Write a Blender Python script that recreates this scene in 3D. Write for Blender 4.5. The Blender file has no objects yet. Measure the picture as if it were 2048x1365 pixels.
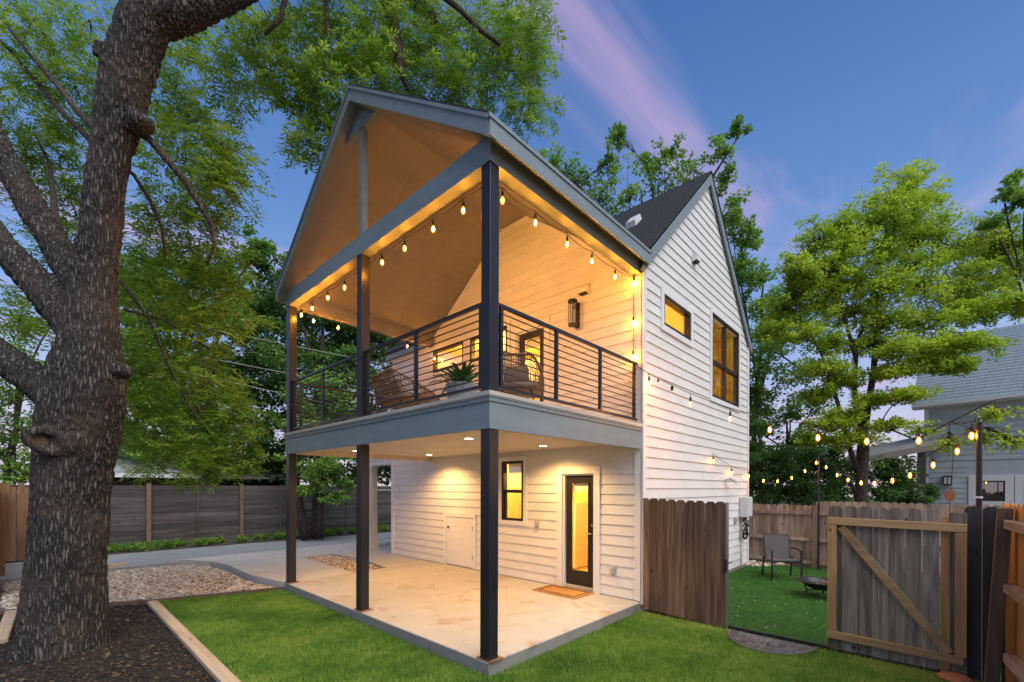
import bpy, bmesh, math, random
import numpy as np
from mathutils import Vector, Matrix, noise as mnoise
random.seed(7); rng = np.random.default_rng(7)
SC = bpy.context.scene
COL = SC.collection

# ------------------------------------------------------------------ camera, world, sun, exposure
F, HOR, TH, X0, Y0, ROLL, EYE = 884.516, 974.268, 0.8185796, -0.238635, 4.642836, 0.0028744, 1.85
CU, CV = -3.3465, -3.2270
def W(u, v, z):                       # house frame (u left, v right, z up) to world
    return Vector((v, u, z))
cam = bpy.data.cameras.new("camera"); cam_o = bpy.data.objects.new("camera", cam); COL.objects.link(cam_o)
cam.sensor_width = 36; cam.lens = F / 2048 * 36; cam.shift_y = (HOR - 682.5) / 2048
cam.clip_start = .05; cam.clip_end = 2000
cam_o.matrix_world = Matrix.Translation(W(CU, CV, EYE)) @ Matrix.Rotation(-TH, 4, 'Z') @ Matrix.Rotation(math.pi/2, 4, 'X') @ Matrix.Rotation(ROLL, 4, 'Z')
SC.camera = cam_o
SC.view_settings.view_transform = 'Standard'; SC.view_settings.look = 'None'
SC.view_settings.exposure = 0.42; SC.view_settings.gamma = 1; SC.view_settings.use_curve_mapping = False
try:
    SC.cycles.use_denoising = True; SC.cycles.denoiser = 'OPENIMAGEDENOISE'
    SC.cycles.max_bounces = 7; SC.cycles.transparent_max_bounces = 12
    SC.cycles.sample_clamp_indirect = 4
    SC.cycles.use_light_tree = True
except Exception: pass

SUN_EL, SUN_AZ = math.radians(55), (-0.14, -0.99)      # azimuth as a world direction towards the afterglow
wd = bpy.data.worlds.new("World"); SC.world = wd; wd.use_nodes = True
def build_world():
    nt = wd.node_tree; nt.nodes.clear(); N = nt.nodes.new; L = nt.links.new
    out = N('ShaderNodeOutputWorld'); bg = N('ShaderNodeBackground')
    tc = N('ShaderNodeTexCoord'); sep = N('ShaderNodeSeparateXYZ'); L(tc.outputs['Generated'], sep.inputs[0])
    sky = N('ShaderNodeTexSky'); sky.sky_type = 'NISHITA'; sky.sun_disc = False
    sky.sun_elevation = math.radians(4); sky.sun_rotation = math.atan2(SUN_AZ[0], SUN_AZ[1]); sky.air_density = 1.2; sky.dust_density = .6; sky.ozone_density = 4
    nsc = N('ShaderNodeVectorMath'); nsc.operation = 'SCALE'; nsc.inputs['Scale'].default_value = 0.12; L(sky.outputs[0], nsc.inputs[0])
    ramp = N('ShaderNodeValToRGB'); L(sep.outputs['Z'], ramp.inputs[0]); e = ramp.color_ramp.elements
    cs = [(0, (.56, .50, .55)), (.12, (.44, .45, .62)), (.28, (.21, .33, .60)), (.5, (.098, .20, .45)), (.72, (.052, .128, .345)), (1, (.036, .10, .29))]
    e[0].position, e[1].position = cs[0][0], cs[-1][0]
    for p, c in cs[1:-1]: e.new(p)
    for k, (p, c) in enumerate(cs): e[k].color = (*c, 1)
    mix = N('ShaderNodeMix'); mix.data_type = 'RGBA'; mix.inputs[0].default_value = .82
    L(nsc.outputs[0], mix.inputs[6]); L(ramp.outputs[0], mix.inputs[7])
    # pink cirrus: streaks on a flat layer overhead
    mx = N('ShaderNodeMath'); mx.operation = 'MAXIMUM'; mx.inputs[1].default_value = .06; L(sep.outputs['Z'], mx.inputs[0])
    dv = N('ShaderNodeVectorMath'); dv.operation = 'DIVIDE'; L(tc.outputs['Generated'], dv.inputs[0]); L(mx.outputs[0], dv.inputs[1])
    mp = N('ShaderNodeMapping'); mp.inputs['Location'].default_value = (2.255, 1.48, 0); mp.inputs['Rotation'].default_value = (0, 0, math.radians(-12)); mp.inputs['Scale'].default_value = (.5, 1.25, 0)
    L(dv.outputs[0], mp.inputs[0])
    ns = N('ShaderNodeTexNoise'); ns.inputs['Scale'].default_value = 1.1; ns.inputs['Detail'].default_value = 6; ns.inputs['Roughness'].default_value = .55; ns.inputs['Distortion'].default_value = .5
    L(mp.outputs[0], ns.inputs['Vector'])
    cr = N('ShaderNodeMapRange'); cr.interpolation_type = 'SMOOTHSTEP'; cr.inputs[1].default_value = .525; cr.inputs[2].default_value = .74; cr.inputs[4].default_value = .78; L(ns.outputs[0], cr.inputs[0])
    cm = N('ShaderNodeMix'); cm.data_type = 'RGBA'; L(cr.outputs[0], cm.inputs[0]); L(mix.outputs[2], cm.inputs[6]); cm.inputs[7].default_value = (.44, .31, .47, 1)
    L(cm.outputs[2], bg.inputs[0]); bg.inputs[1].default_value = 1.16; L(bg.outputs[0], out.inputs[0])
build_world()
sun = bpy.data.lights.new("sun", 'SUN'); sun.energy = 2.9; sun.angle = math.radians(60); sun.color = (1, .965, .88)
sun_o = bpy.data.objects.new("sun", sun); COL.objects.link(sun_o)
_d = Vector((SUN_AZ[0]*math.cos(SUN_EL), SUN_AZ[1]*math.cos(SUN_EL), math.sin(SUN_EL)))
sun_o.rotation_euler = _d.to_track_quat('Z', 'Y').to_euler(); sun_o.location = W(-10, -8, 20)

def at(px, py, Y):                    # a photo pixel at a depth to a point of the place
    a, b = px - 1024, py - HOR
    a, b = a*math.cos(ROLL) + b*math.sin(ROLL), -a*math.sin(ROLL) + b*math.cos(ROLL)
    X = a / F * Y; z = EYE - b / F * Y
    dx, dy = X - X0, Y - Y0
    return W(-dx*math.sin(TH) + dy*math.cos(TH), dx*math.cos(TH) + dy*math.sin(TH), z)
def pxr(px, half, Y):                 # half width in pixels to a radius in metres
    t = (px - 1024) / F
    return half * Y / F / math.sqrt(1 + t*t)

# ------------------------------------------------------------------ materials
MATS = {}
class NT:
    def __init__(s, name):
        s.m = bpy.data.materials.new(name); s.m.use_nodes = True; s.t = s.m.node_tree
        s.b = s.t.nodes['Principled BSDF']; s.out = s.t.nodes['Material Output']; MATS[name] = s.m
    def n(s, typ, **kw):
        x = s.t.nodes.new(typ)
        for k, v in kw.items(): setattr(x, k, v)
        return x
    def l(s, a, b): s.t.links.new(a, b)
    def coords(s, scale=(1, 1, 1), rand=True, space='Object'):
        tc = s.n('ShaderNodeTexCoord'); mp = s.n('ShaderNodeMapping'); mp.inputs['Scale'].default_value = scale
        if rand:
            oi = s.n('ShaderNodeObjectInfo'); ml = s.n('ShaderNodeMath', operation='MULTIPLY'); ml.inputs[1].default_value = 57.3
            s.l(oi.outputs['Random'], ml.inputs[0]); ad = s.n('ShaderNodeVectorMath', operation='ADD')
            s.l(tc.outputs[space], ad.inputs[0]); s.l(ml.outputs[0], ad.inputs[1]); s.l(ad.outputs[0], mp.inputs[0])
        else: s.l(tc.outputs[space], mp.inputs[0])
        return mp.outputs[0]
    def noise(s, vec, scale=5, detail=5, rough=.55, dist=0):
        x = s.n('ShaderNodeTexNoise'); x.inputs['Scale'].default_value = scale; x.inputs['Detail'].default_value = detail
        x.inputs['Roughness'].default_value = rough; x.inputs['Distortion'].default_value = dist; s.l(vec, x.inputs['Vector']); return x.outputs[0]
    def rng(s, val, a, b, c=0, d=1):
        x = s.n('ShaderNodeMapRange'); x.interpolation_type = 'SMOOTHSTEP'
        for i, q in enumerate((a, b, c, d)): x.inputs[i+1].default_value = q
        s.l(val, x.inputs[0]); return x.outputs[0]
    def mix(s, f, a, b, blend='MIX'):
        x = s.n('ShaderNodeMix', data_type='RGBA', blend_type=blend)
        if isinstance(f, float): x.inputs[0].default_value = f
        else: s.l(f, x.inputs[0])
        for i, c in ((6, a), (7, b)):
            if isinstance(c, tuple): x.inputs[i].default_value = (*c, 1)
            else: s.l(c, x.inputs[i])
        return x.outputs[2]
    def bump(s, h, strength=.3, dist=.01, prev=None):
        x = s.n('ShaderNodeBump'); x.inputs['Strength'].default_value = strength; x.inputs['Distance'].default_value = dist
        s.l(h, x.inputs['Height'])
        if prev is not None: s.l(prev, x.inputs['Normal'])
        return x.outputs[0]
    def fin(s, col, rough=.6, normal=None, metal=0, spec=.4):
        if isinstance(col, tuple): s.b.inputs['Base Color'].default_value = (*col, 1)
        else: s.l(col, s.b.inputs['Base Color'])
        if isinstance(rough, (int, float)): s.b.inputs['Roughness'].default_value = rough
        else: s.l(rough, s.b.inputs['Roughness'])
        s.b.inputs['Metallic'].default_value = metal; s.b.inputs['Specular IOR Level'].default_value = spec
        if normal is not None: s.l(normal, s.b.inputs['Normal'])
        return s.m
def paint(name, col, rough=.55, var=.1, scale=(1, 1, 1), bump=.15, dist=.002, fine=60):
    k = NT(name); v = k.coords(scale)
    big = k.noise(v, 1.7, 4); fn = k.noise(v, fine, 3)
    f = k.rng(big, .3, .75); dark = tuple(c*(1-var) for c in col); lite = tuple(min(1, c*(1+var*.4)) for c in col)
    return k.fin(k.mix(f, dark, lite), rough, k.bump(fn, bump, dist))
def wood(name, c1, c2, c3, axis=2, rough=.75, hue=.25, knots=True, grain=26):
    k = NT(name); sc = [grain]*3; sc[axis] = 1.1
    v = k.coords(tuple(sc)); g = k.noise(v, 1.0, 6, .6, .6)
    sc2 = [6.0]*3; sc2[axis] = .8; v2 = k.coords(tuple(sc2)); st = k.noise(v2, 1.0, 4, .55, .3)
    col = k.mix(k.rng(g, .3, .7), c1, c2); col = k.mix(k.rng(st, .45, .75), col, c3)
    if knots:
        sk = [7.0]*3; sk[axis] = 4.2; vk = k.coords(tuple(sk)); vo = k.n('ShaderNodeTexVoronoi'); vo.inputs['Scale'].default_value = .62; k.l(vk, vo.inputs['Vector'])
        kf = k.rng(vo.outputs['Distance'],   .05, .11, 1, 0); col = k.mix(kf, col, tuple(c*.32 for c in c1))
    oi = k.n('ShaderNodeObjectInfo'); hv = k.n('ShaderNodeHueSaturation'); ml = k.n('ShaderNodeMapRange'); ml.inputs[3].default_value = 1-hue; ml.inputs[4].default_value = 1+hue
    k.l(oi.outputs['Random'], ml.inputs[0]); k.l(ml.outputs[0], hv.inputs['Value']); k.l(col, hv.inputs['Color'])
    return k.fin(hv.outputs[0], rough, k.bump(g, .5, .003))
def plain(name, col, rough=.5, metal=0, spec=.4):
    return NT(name).fin(col, rough, None, metal, spec)
def emit(name, col, st):
    k = NT(name); e = k.n('ShaderNodeEmission'); e.inputs[0].default_value = (*col, 1); e.inputs[1].default_value = st; k.l(e.outputs[0], k.out.inputs[0]); return k.m
def foliage(name, c1, c2, c3, trans=.35, rough=.5):
    k = NT(name); at_ = k.n('ShaderNodeAttribute', attribute_name='tint')
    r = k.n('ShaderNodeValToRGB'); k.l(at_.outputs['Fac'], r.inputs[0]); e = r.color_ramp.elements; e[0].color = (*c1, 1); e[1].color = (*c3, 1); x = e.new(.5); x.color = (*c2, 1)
    k.fin(r.outputs[0], rough, None, 0, .3); tr = k.n('ShaderNodeBsdfTranslucent'); k.l(r.outputs[0], tr.inputs[0])
    ms = k.n('ShaderNodeMixShader'); ms.inputs[0].default_value = trans; k.l(k.b.outputs[0], ms.inputs[1]); k.l(tr.outputs[0], ms.inputs[2]); k.l(ms.outputs[0], k.out.inputs[0]); return k.m
def glass(name, tint=(.9, .95, .92), refl=.55):
    k = NT(name); tr = k.n('ShaderNodeBsdfTransparent'); tr.inputs[0].default_value = (*tint, 1); gl = k.n('ShaderNodeBsdfGlossy'); gl.inputs['Roughness'].default_value = .015
    lw = k.n('ShaderNodeLayerWeight'); lw.inputs[0].default_value = .5; pw = k.n('ShaderNodeMath', operation='POWER'); pw.inputs[1].default_value = 3.2; k.l(lw.outputs['Facing'], pw.inputs[0]); mm = k.n('ShaderNodeMath', operation='MULTIPLY_ADD'); mm.inputs[1].default_value = .85; mm.inputs[2].default_value = refl*.16
    k.l(pw.outputs[0], mm.inputs[0]); ms = k.n('ShaderNodeMixShader'); k.l(mm.outputs[0], ms.inputs[0]); k.l(tr.outputs[0], ms.inputs[1]); k.l(gl.outputs[0], ms.inputs[2]); k.l(ms.outputs[0], k.out.inputs[0]); return k.m

paint('siding', (.71, .705, .685), .5, .07, (1, 1, 1), .25, .0015, 90)
paint('white_trim', (.74, .74, .75), .5, .05)
paint('grey_trim', (.20, .255, .275), .5, .12, (1, 1, 5), .35, .002, 70)
paint('ceiling', (.25, .235, .22), .5, .08, (1, 8, 1), .4, .002, 22)
paint('soffit', (.62, .55, .47), .5, .14, (9, .7, 1), .25, .001, 14)
paint('deck_edge', (.50, .47, .41), .55, .15, (1, 1, 1), .3, .002, 60)
paint('white_door', (.74, .73, .71), .45, .04)
paint('interior', (.82, .66, .36), .7, .03)
paint('interior_floor', (.55, .40, .2), .5, .05)
paint('blind', (.80, .78, .66), .6, .03)
paint('plastic_grey', (.42, .42, .40), .5, .1)
paint('box_grey', (.58, .60, .61), .45, .1)
paint('black_steel', (.020, .020, .024), .34, .25, (1, 1, 1), .12, .001, 120)
paint('bronze_frame', (.022, .018, .015), .35, .2, (1, 1, 1), .1, .001, 80)
plain('black_rubber', (.015, .015, .016), .6)
plain('steel', (.5, .52, .54), .35, 1)
paint('mat_rubber', (.05, .05, .056), .6, .3, (1, 1, 1), .4, .003, 90); paint('mat_scroll', (.13, .125, .13), .6, .2)
plain('rust', (.20, .06, .025), .8)
paint('rusty_plate', (.30, .13, .05), .7, .4, (1, 1, 1), .3, .002, 30)
glass('window_glass', (.85, .9, .87), 2.0); glass('door_glass', (.97, .97, .93), .15)
emit('bulb_glow', (1.0, .40, .035), 1150)
emit('bulb_glow_far', (1.0, .38, .03), 230)
def m_envelope():
    k = NT('bulb_envelope'); e = k.n('ShaderNodeEmission'); e.inputs[0].default_value = (1, .30, .02, 1); e.inputs[1].default_value = 2.0; t = k.n('ShaderNodeBsdfTransparent'); t.inputs[0].default_value = (1, .85, .6, 1)
    ms = k.n('ShaderNodeMixShader'); ms.inputs[0].default_value = .45; k.l(t.outputs[0], ms.inputs[1]); k.l(e.outputs[0], ms.inputs[2]); k.l(ms.outputs[0], k.out.inputs[0])
m_envelope()
emit('downlight_glow', (1.0, .72, .36), 25)
wood('cedar_dark', (.085, .048, .030), (.21, .135, .088), (.055, .038, .03), 2, .78, .30)
wood('cedar_grey', (.13, .112, .094), (.30, .265, .225), (.11, .072, .046), 2, .8, .34)
wood('cedar_black', (.03, .028, .03), (.05, .047, .05), (.022, .02, .02), 2, .7, .15)
wood('pine_frame', (.36, .215, .085), (.48, .31, .135), (.28, .165, .07), 2, .7, .18)
wood('pine_frame_h', (.34, .22, .10), (.46, .31, .15), (.27, .17, .08), 1, .7, .18)
wood('pine_new', (.37, .19, .07), (.46, .255, .10), (.30, .15, .055), 2, .65, .14)
wood('rail_grey', (.26, .215, .18), (.36, .31, .27), (.18, .14, .11), 0, .75, .12)
wood('post_brown', (.115, .070, .045), (.185, .12, .08), (.08, .05, .035), 2, .75, .1)
wood('alley_board', (.075, .069, .070), (.135, .124, .122), (.068, .05, .042), 0, .85, .28, True, 20)
wood('alley_post', (.15, .10, .065), (.21, .145, .095), (.11, .075, .05), 2, .8, .15, False)
wood('back_board', (.27, .20, .14), (.42, .33, .26), (.12, .07, .042), 2, .8, .25)
wood('left_board', (.22, .115, .06), (.30, .17, .09), (.17, .09, .05), 2, .8, .15)
wood('plank', (.45, .34, .225), (.55, .43, .30), (.36, .26, .17), 1, .8, .1)
wood('wicker', (.20, .115, .06), (.32, .20, .11), (.13, .07, .04), 0, .55, .1, False, 40)
wood('log', (.10, .06, .04), (.2, .13, .09), (.05, .04, .03), 0, .9, .2)
paint('coir', (.46, .24, .07), .95, .25, (1, 1, 1), .8, .004, 160)
paint('coir_dark', (.04, .025, .015), .95, .25, (1, 1, 1), .8, .004, 160)
paint('pot_grey', (.34, .37, .39), .6, .12)
paint('pot_terracotta', (.38, .16, .08), .8, .15)
paint('neighbour_siding', (.46, .52, .56), .55, .08)
paint('fabric_grey', (.10, .095, .10), .8, .2, (1, 1, 1), .4, .002, 200)
paint('cushion', (.22, .165, .13), .9, .2, (1, 1, 1), .5, .003, 90)
paint('gutter_white', (.70, .72, .73), .4, .05)
paint('awning', (.26, .22, .18), .6, .1)
foliage('pecan_leaf', (.10, .20, .022), (.21, .36, .035), (.42, .55, .07), .5)
foliage('elm_leaf', (.18, .30, .022), (.40, .56, .045), (.64, .72, .09), .5)
foliage('dark_leaf', (.055, .125, .034), (.115, .24, .055), (.22, .37, .085), .38)
foliage('mid_leaf', (.09, .19, .035), (.18, .35, .055), (.34, .52, .09), .42)
foliage('agave_leaf', (.02, .085, .02), (.04, .14, .03), (.09, .22, .05), .15, .35)
foliage('grass_blade', (.08, .19, .024), (.165, .32, .042), (.35, .46, .095), .32, .6)
foliage('turf_blade', (.035, .14, .015), (.07, .23, .025), (.13, .31, .04), .2, .5)
foliage('mulch_chip', (.014, .010, .008), (.045, .030, .022), (.15, .10, .065), 0, .9)
foliage('river_stone', (.22, .145, .09), (.46, .37, .28), (.66, .59, .49), 0, .75)

def m_concrete(name, c, stain, amt):
    k = NT(name); v = k.coords((1, 1, 1), False); a = k.noise(v, .55, 6, .6, .4); b = k.noise(v, 2.2, 6, .62, .8); c3 = k.noise(v, 38, 5, .7); d = k.noise(v, 5.5, 5, .6, 1.2)
    col = k.mix(k.rng(a, .36, .66), c, tuple(q*.86 for q in c)); col = k.mix(k.rng(b, .52, .72, 0, amt), col, stain)
    col = k.mix(k.rng(d, .63, .72, 0, amt*.8), col, tuple(q*.42 for q in c)); col = k.mix(k.rng(c3, .35, .7, 0, .22), col, tuple(q*.6 for q in c))
    k.fin(col, k.rng(b, .3, .8, .55, .8), k.bump(c3, .25, .003))
m_concrete('concrete', (.46, .425, .375), (.34, .215, .12), .85)
m_concrete('concrete_edge', (.27, .255, .24), (.17, .15, .13), .8)
m_concrete('concrete_drive', (.52, .50, .46), (.36, .27, .19), .5)
m_concrete('asphalt', (.30, .315, .33), (.20, .21, .22), .7)
def m_soil(name, c1, c2):
    k = NT(name); v = k.coords((1, 1, 1), False); a = k.noise(v, 3, 6); b = k.noise(v, 60, 6, .7)
    k.fin(k.mix(k.rng(a, .35, .7), c1, c2), .95, k.bump(b, .9, .02))
m_soil('soil', (.05, .04, .03), (.10, .08, .06)); m_soil('mulch_base', (.014, .011, .010), (.03, .022, .018)); m_soil('lawn_soil', (.06, .10, .02), (.10, .13, .03))
m_soil('turf_soil', (.02, .07, .012), (.03, .09, .014)); m_soil('gravel_base', (.12, .10, .085), (.2, .165, .13)); m_soil('earth', (.06, .075, .03), (.10, .10, .05))
def m_bark(name, c1, c2, c3, sc, st=.9):
    k = NT(name); v = k.coords((sc, sc, sc*.16), False); vo = k.n('ShaderNodeTexVoronoi', feature='DISTANCE_TO_EDGE'); vo.inputs['Scale'].default_value = 1
    nd = k.n('ShaderNodeTexNoise'); nd.inputs['Scale'].default_value = .9; nd.inputs['Detail'].default_value = 4; k.l(v, nd.inputs['Vector'])
    av = k.n('ShaderNodeVectorMath', operation='MULTIPLY_ADD'); k.l(nd.outputs['Color'], av.inputs[0]); av.inputs[1].default_value = (1.5, 1.5, 1.5); k.l(v, av.inputs[2]); k.l(av.outputs[0], vo.inputs['Vector'])
    f = k.rng(vo.outputs['Distance'], .03, .34); n1 = k.noise(k.coords((62, 62, 20), False), 1, 5, .65); n2 = k.noise(k.coords((1, 1, 1), False), 1.7, 4); n3 = k.noise(k.coords((1, 1, 1), False), 70, 4, .7)
    col = k.mix(f, c1, c2); col = k.mix(k.rng(n1, .50, .80, 0, .5), col, c3); col = k.mix(k.rng(n2, .42, .72, 0, .5), col, (c2[0]*.75, c2[1]*.58, c2[2]*.48))
    ad = k.n('ShaderNodeMath', operation='MULTIPLY_ADD'); k.l(n3, ad.inputs[0]); ad.inputs[1].default_value = .3; k.l(f, ad.inputs[2])
    k.fin(col, .92, k.bump(ad.outputs[0], st, .035))
m_bark('bark', (.013, .011, .010), (.150, .134, .120), (.29, .27, .25), 30); m_bark('bark_thin', (.03, .023, .018), (.13, .10, .08), (.2, .16, .13), 30, .6)
def m_shingle(name, c1, c2):
    k = NT(name); v = k.coords((1, 1, 1)); br = k.n('ShaderNodeTexBrick'); br.inputs['Color1'].default_value = (*c1, 1); br.inputs['Color2'].default_value = (*c2, 1); br.inputs['Mortar'].default_value = (*[q*.5 for q in c1], 1)
    br.inputs['Scale'].default_value = 1; br.inputs['Brick Width'].default_value = .31; br.inputs['Row Height'].default_value = 50; br.inputs['Mortar Size'].default_value = .004
    sw = k.n('ShaderNodeSeparateXYZ'); k.l(v, sw.inputs[0]); cb = k.n('ShaderNodeCombineXYZ'); k.l(sw.outputs[1], cb.inputs[0]); k.l(cb.outputs[0], br.inputs['Vector'])
    g = k.noise(v, 90, 4, .7); col = k.mix(k.rng(g, .35, .7, 0, .5), br.outputs[0], tuple(q*1.7 for q in c2)); k.fin(col, .9, k.bump(g, .5, .003))
m_shingle('shingle', (.030, .031, .036), (.05, .05, .056)); m_shingle('shingle_blue', (.20, .27, .32), (.28, .35, .40))

# ------------------------------------------------------------------ mesh helpers
def M(m): return MATS[m]
def meta(o, label=None, cat=None, group=None, kind=None):
    if label: o['label'] = label
    if cat: o['category'] = cat
    if group: o['group'] = group
    if kind: o['kind'] = kind
    return o
def link(name, me, mat, parent=None):
    o = bpy.data.objects.new(name, me); COL.objects.link(o)
    if mat is not None and not me.materials: me.materials.append(M(mat) if isinstance(mat, str) else mat)
    if parent is not None: o.parent = parent
    return o
def empty(name, loc=(0, 0, 0), label=None, cat=None, group=None):
    o = bpy.data.objects.new(name, None); COL.objects.link(o); o.location = loc; o.empty_display_size = .1
    return meta(o, label, cat, group)
class MB:
    def __init__(s): s.v = []; s.f = []
    def add(s, vs, fs):
        k = len(s.v); s.v += [tuple(x) for x in vs]; s.f += [tuple(i + k for i in f) for f in fs]; return s
    def hexa(s, p):      # 8 points: bottom ring 0-3, top ring 4-7
        return s.add(p, [(0, 3, 2, 1), (4, 5, 6, 7), (0, 1, 5, 4), (1, 2, 6, 5), (2, 3, 7, 6), (3, 0, 4, 7)])
    def box(s, a, b):
        (x0, y0, z0), (x1, y1, z1) = a, b
        return s.hexa([(x0, y0, z0), (x1, y0, z0), (x1, y1, z0), (x0, y1, z0), (x0, y0, z1), (x1, y0, z1), (x1, y1, z1), (x0, y1, z1)])
    def bar(s, p, q, w, h, up=(0, 0, 1)):
        p, q = Vector(p), Vector(q); d = (q - p).normalized(); u = Vector(up)
        if abs(d.dot(u)) > .98: u = Vector((1, 0, 0))
        r = d.cross(u).normalized() * w/2; t = r.cross(d).normalized() * h/2
        return s.hexa([p-r-t, p+r-t, p+r+t, p-r+t, q-r-t, q+r-t, q+r+t, q-r+t])
    def tube(s, pts, rad, n=8, cap=True):
        pts = [Vector(p) for p in pts]; rad = rad if isinstance(rad, (list, tuple)) else [rad]*len(pts)
        k = len(s.v); ref = Vector((.13, .27, .95)); prev = None
        for i, p in enumerate(pts):
            d = (pts[min(i+1, len(pts)-1)] - pts[max(i-1, 0)]).normalized()
            if prev is None: a = d.orthogonal().normalized()
            else:
                a = prev - d*prev.dot(d)
                a = a.normalized() if a.length > 1e-6 else d.orthogonal().normalized()
            prev = a; b = d.cross(a)
            for j in range(n):
                t = 2*math.pi*j/n; s.v.append(tuple(p + (a*math.cos(t) + b*math.sin(t))*rad[i]))
        for i in range(len(pts)-1):
            for j in range(n):
                j2 = (j+1) % n; s.f.append((k+i*n+j, k+i*n+j2, k+(i+1)*n+j2, k+(i+1)*n+j))
        if cap: s.f.append(tuple(k+j for j in range(n-1, -1, -1))); s.f.append(tuple(k+(len(pts)-1)*n+j for j in range(n)))
        return s
    def lathe(s, prof, c=(0, 0, 0), n=16, cap=True):
        k = len(s.v); c = Vector(c)
        for r, z in prof:
            for j in range(n):
                t = 2*math.pi*j/n; s.v.append((c.x+r*math.cos(t), c.y+r*math.sin(t), c.z+z))
        for i in range(len(prof)-1):
            for j in range(n):
                j2 = (j+1) % n; s.f.append((k+i*n+j, k+i*n+j2, k+(i+1)*n+j2, k+(i+1)*n+j))
        if cap: s.f.append(tuple(k+j for j in range(n-1, -1, -1))); s.f.append(tuple(k+(len(prof)-1)*n+j for j in range(n)))
        return s
    def prism(s, poly, ext):     # polygon (3d points) swept along ext
        n = len(poly); poly = [Vector(p) for p in poly]; e = Vector(ext)
        return s.add(poly + [p+e for p in poly], [tuple(range(n-1, -1, -1)), tuple(range(n, 2*n))] + [(i, (i+1) % n, n+(i+1) % n, n+i) for i in range(n)])
    def mesh(s, name, smooth=False, fix=True):
        me = bpy.data.meshes.new(name); me.from_pydata(s.v, [], s.f)
        if fix:
            bm = bmesh.new(); bm.from_mesh(me); bmesh.ops.recalc_face_normals(bm, faces=bm.faces); bm.to_mesh(me); bm.free()
        if smooth: me.polygons.foreach_set('use_smooth', [True]*len(me.polygons))
        me.update(); return me
    def build(s, name, mat, parent=None, smooth=False, bevel=0):
        o = link(name, s.mesh(name, smooth), mat, parent)
        if bevel:
            b = o.modifiers.new('bevel', 'BEVEL'); b.width = bevel; b.segments = 2; b.limit_method = 'ANGLE'
        return o
def struct(o): o['kind'] = 'structure'; return o
def wb(u0, u1, v0, v1, z0, z1, mb=None):     # axis box in house frame
    mb = mb or MB(); return mb.box((min(v0, v1), min(u0, u1), min(z0, z1)), (max(v0, v1), max(u0, u1), max(z0, z1)))
def sheet(name, poly, z, mat, parent=None, drop=None):
    mb = MB(); pts = [W(u, v, z) for u, v in poly]
    if drop: mb.prism(pts, (0, 0, -drop))
    else: mb.add(pts, [tuple(range(len(pts)))])
    o = mb.build(name, mat, parent)
    if not drop:
        me = o.data
        if me.polygons[0].normal.z < 0: me.flip_normals()
    return o
def np_mesh(name, verts, faces, mat, tint=None, smooth=False, parent=None):
    n, k = faces.shape; me = bpy.data.meshes.new(name)
    me.vertices.add(len(verts)); me.vertices.foreach_set('co', verts.astype(np.float32).ravel())
    me.loops.add(n*k); me.loops.foreach_set('vertex_index', faces.astype(np.int32).ravel())
    me.polygons.add(n); me.polygons.foreach_set('loop_start', np.arange(0, n*k, k, dtype=np.int32))
    if smooth: me.polygons.foreach_set('use_smooth', np.ones(n, dtype=bool))
    if tint is not None:
        a = me.attributes.new('tint', 'FLOAT', 'POINT'); a.data.foreach_set('value', tint.astype(np.float32))
    me.update(calc_edges=True); me.validate(); return link(name, me, mat, parent)
def norm(a): return a/np.maximum(np.linalg.norm(a, axis=1, keepdims=True), 1e-9)
G = -.14                                   # level of the lawn
V, U, V2, UL = 3.424, 5.632, 9.138, 7.36   # porch depth, porch length, house depth and length
ZD, ZF, ZB = 2.861, 2.467, 5.287           # deck top, fascia bottom, upper beam bottom

# ------------------------------------------------------------------ the ground
struct(sheet('ground', [(-60, -60), (-60, 120), (120, 120), (120, -60)], G-.03, 'earth'))
lawn_poly = [(-14, -1.9), (-14, 3.36), (5.66, 3.36), (5.9, 0), (6.28, -1.87), (6.3, -1.9)]
struct(sheet('lawn', lawn_poly, G-.012, 'lawn_soil'))
struct(sheet('turf_yard', [(-9, 3.44), (-9, 9.95), (.9, 9.95), (.9, 3.44)], G-.008, 'turf_soil'))
struct(sheet('mulch_bed', [(-14, -12), (-14, -1.97), (6.3, -1.97), (6.7, -2.5), (7.2, -3.7), (9, -12)], G-.016, 'mulch_base'))
struct(sheet('gravel_bed', [(7.2, -3.7), (6.7, -2.4), (6.3, -1.9), (5.62, .1), (9, .1), (10.75, -.7), (10.75, -3.8)], G-.014, 'gravel_base'))
struct(sheet('alley_road', [(10.4, -14), (10.4, 30), (13.15, 30), (13.15, -14)], -.062, 'asphalt', drop=.3))
struct(sheet('verge', [(13.15, -14), (13.15, 30), (15, 30), (15, -14)], -.03, 'soil', drop=.3))
# concrete: patio slab, driveway with a gravel island
slab = MB().prism([W(0, 0, 0), W(U, 0, 0), W(U, V+.3, 0), W(0, V+.3, 0)], (0, 0, -.3))
patio = struct(slab.build('patio_slab', 'concrete', None, bevel=.012))
MBs = MB().add([W(0, -.003, -.3), W(U+.003, -.003, -.3), W(U+.003, -.003, -.012), W(0, -.003, -.012), W(-.003, -.003, -.3), W(-.003, V, -.3), W(-.003, V, -.012), W(-.003, -.003, -.012)], [(0, 1, 2, 3), (4, 5, 6, 7)])
MBs.build('slab_edge', 'concrete_edge', patio)
dw = empty('driveway', W(U, 0, 0)); struct(dw)
def dslab(name, poly, parent, z=-.004):
    o = MB().prism([W(u, v, z) for u, v in poly], (0, 0, -.28)).build(name, 'concrete_drive', parent, bevel=.008); o.matrix_parent_inverse = parent.matrix_basis.inverted(); return o
dslab('concrete_panel', [(U+.008, .02), (6.95, -.2), (8.8, -.2), (9.6, -.34), (10.39, -.8), (10.39, 1.5), (6.0, 1.42), (U+.008, 1.42)], dw)
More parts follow.
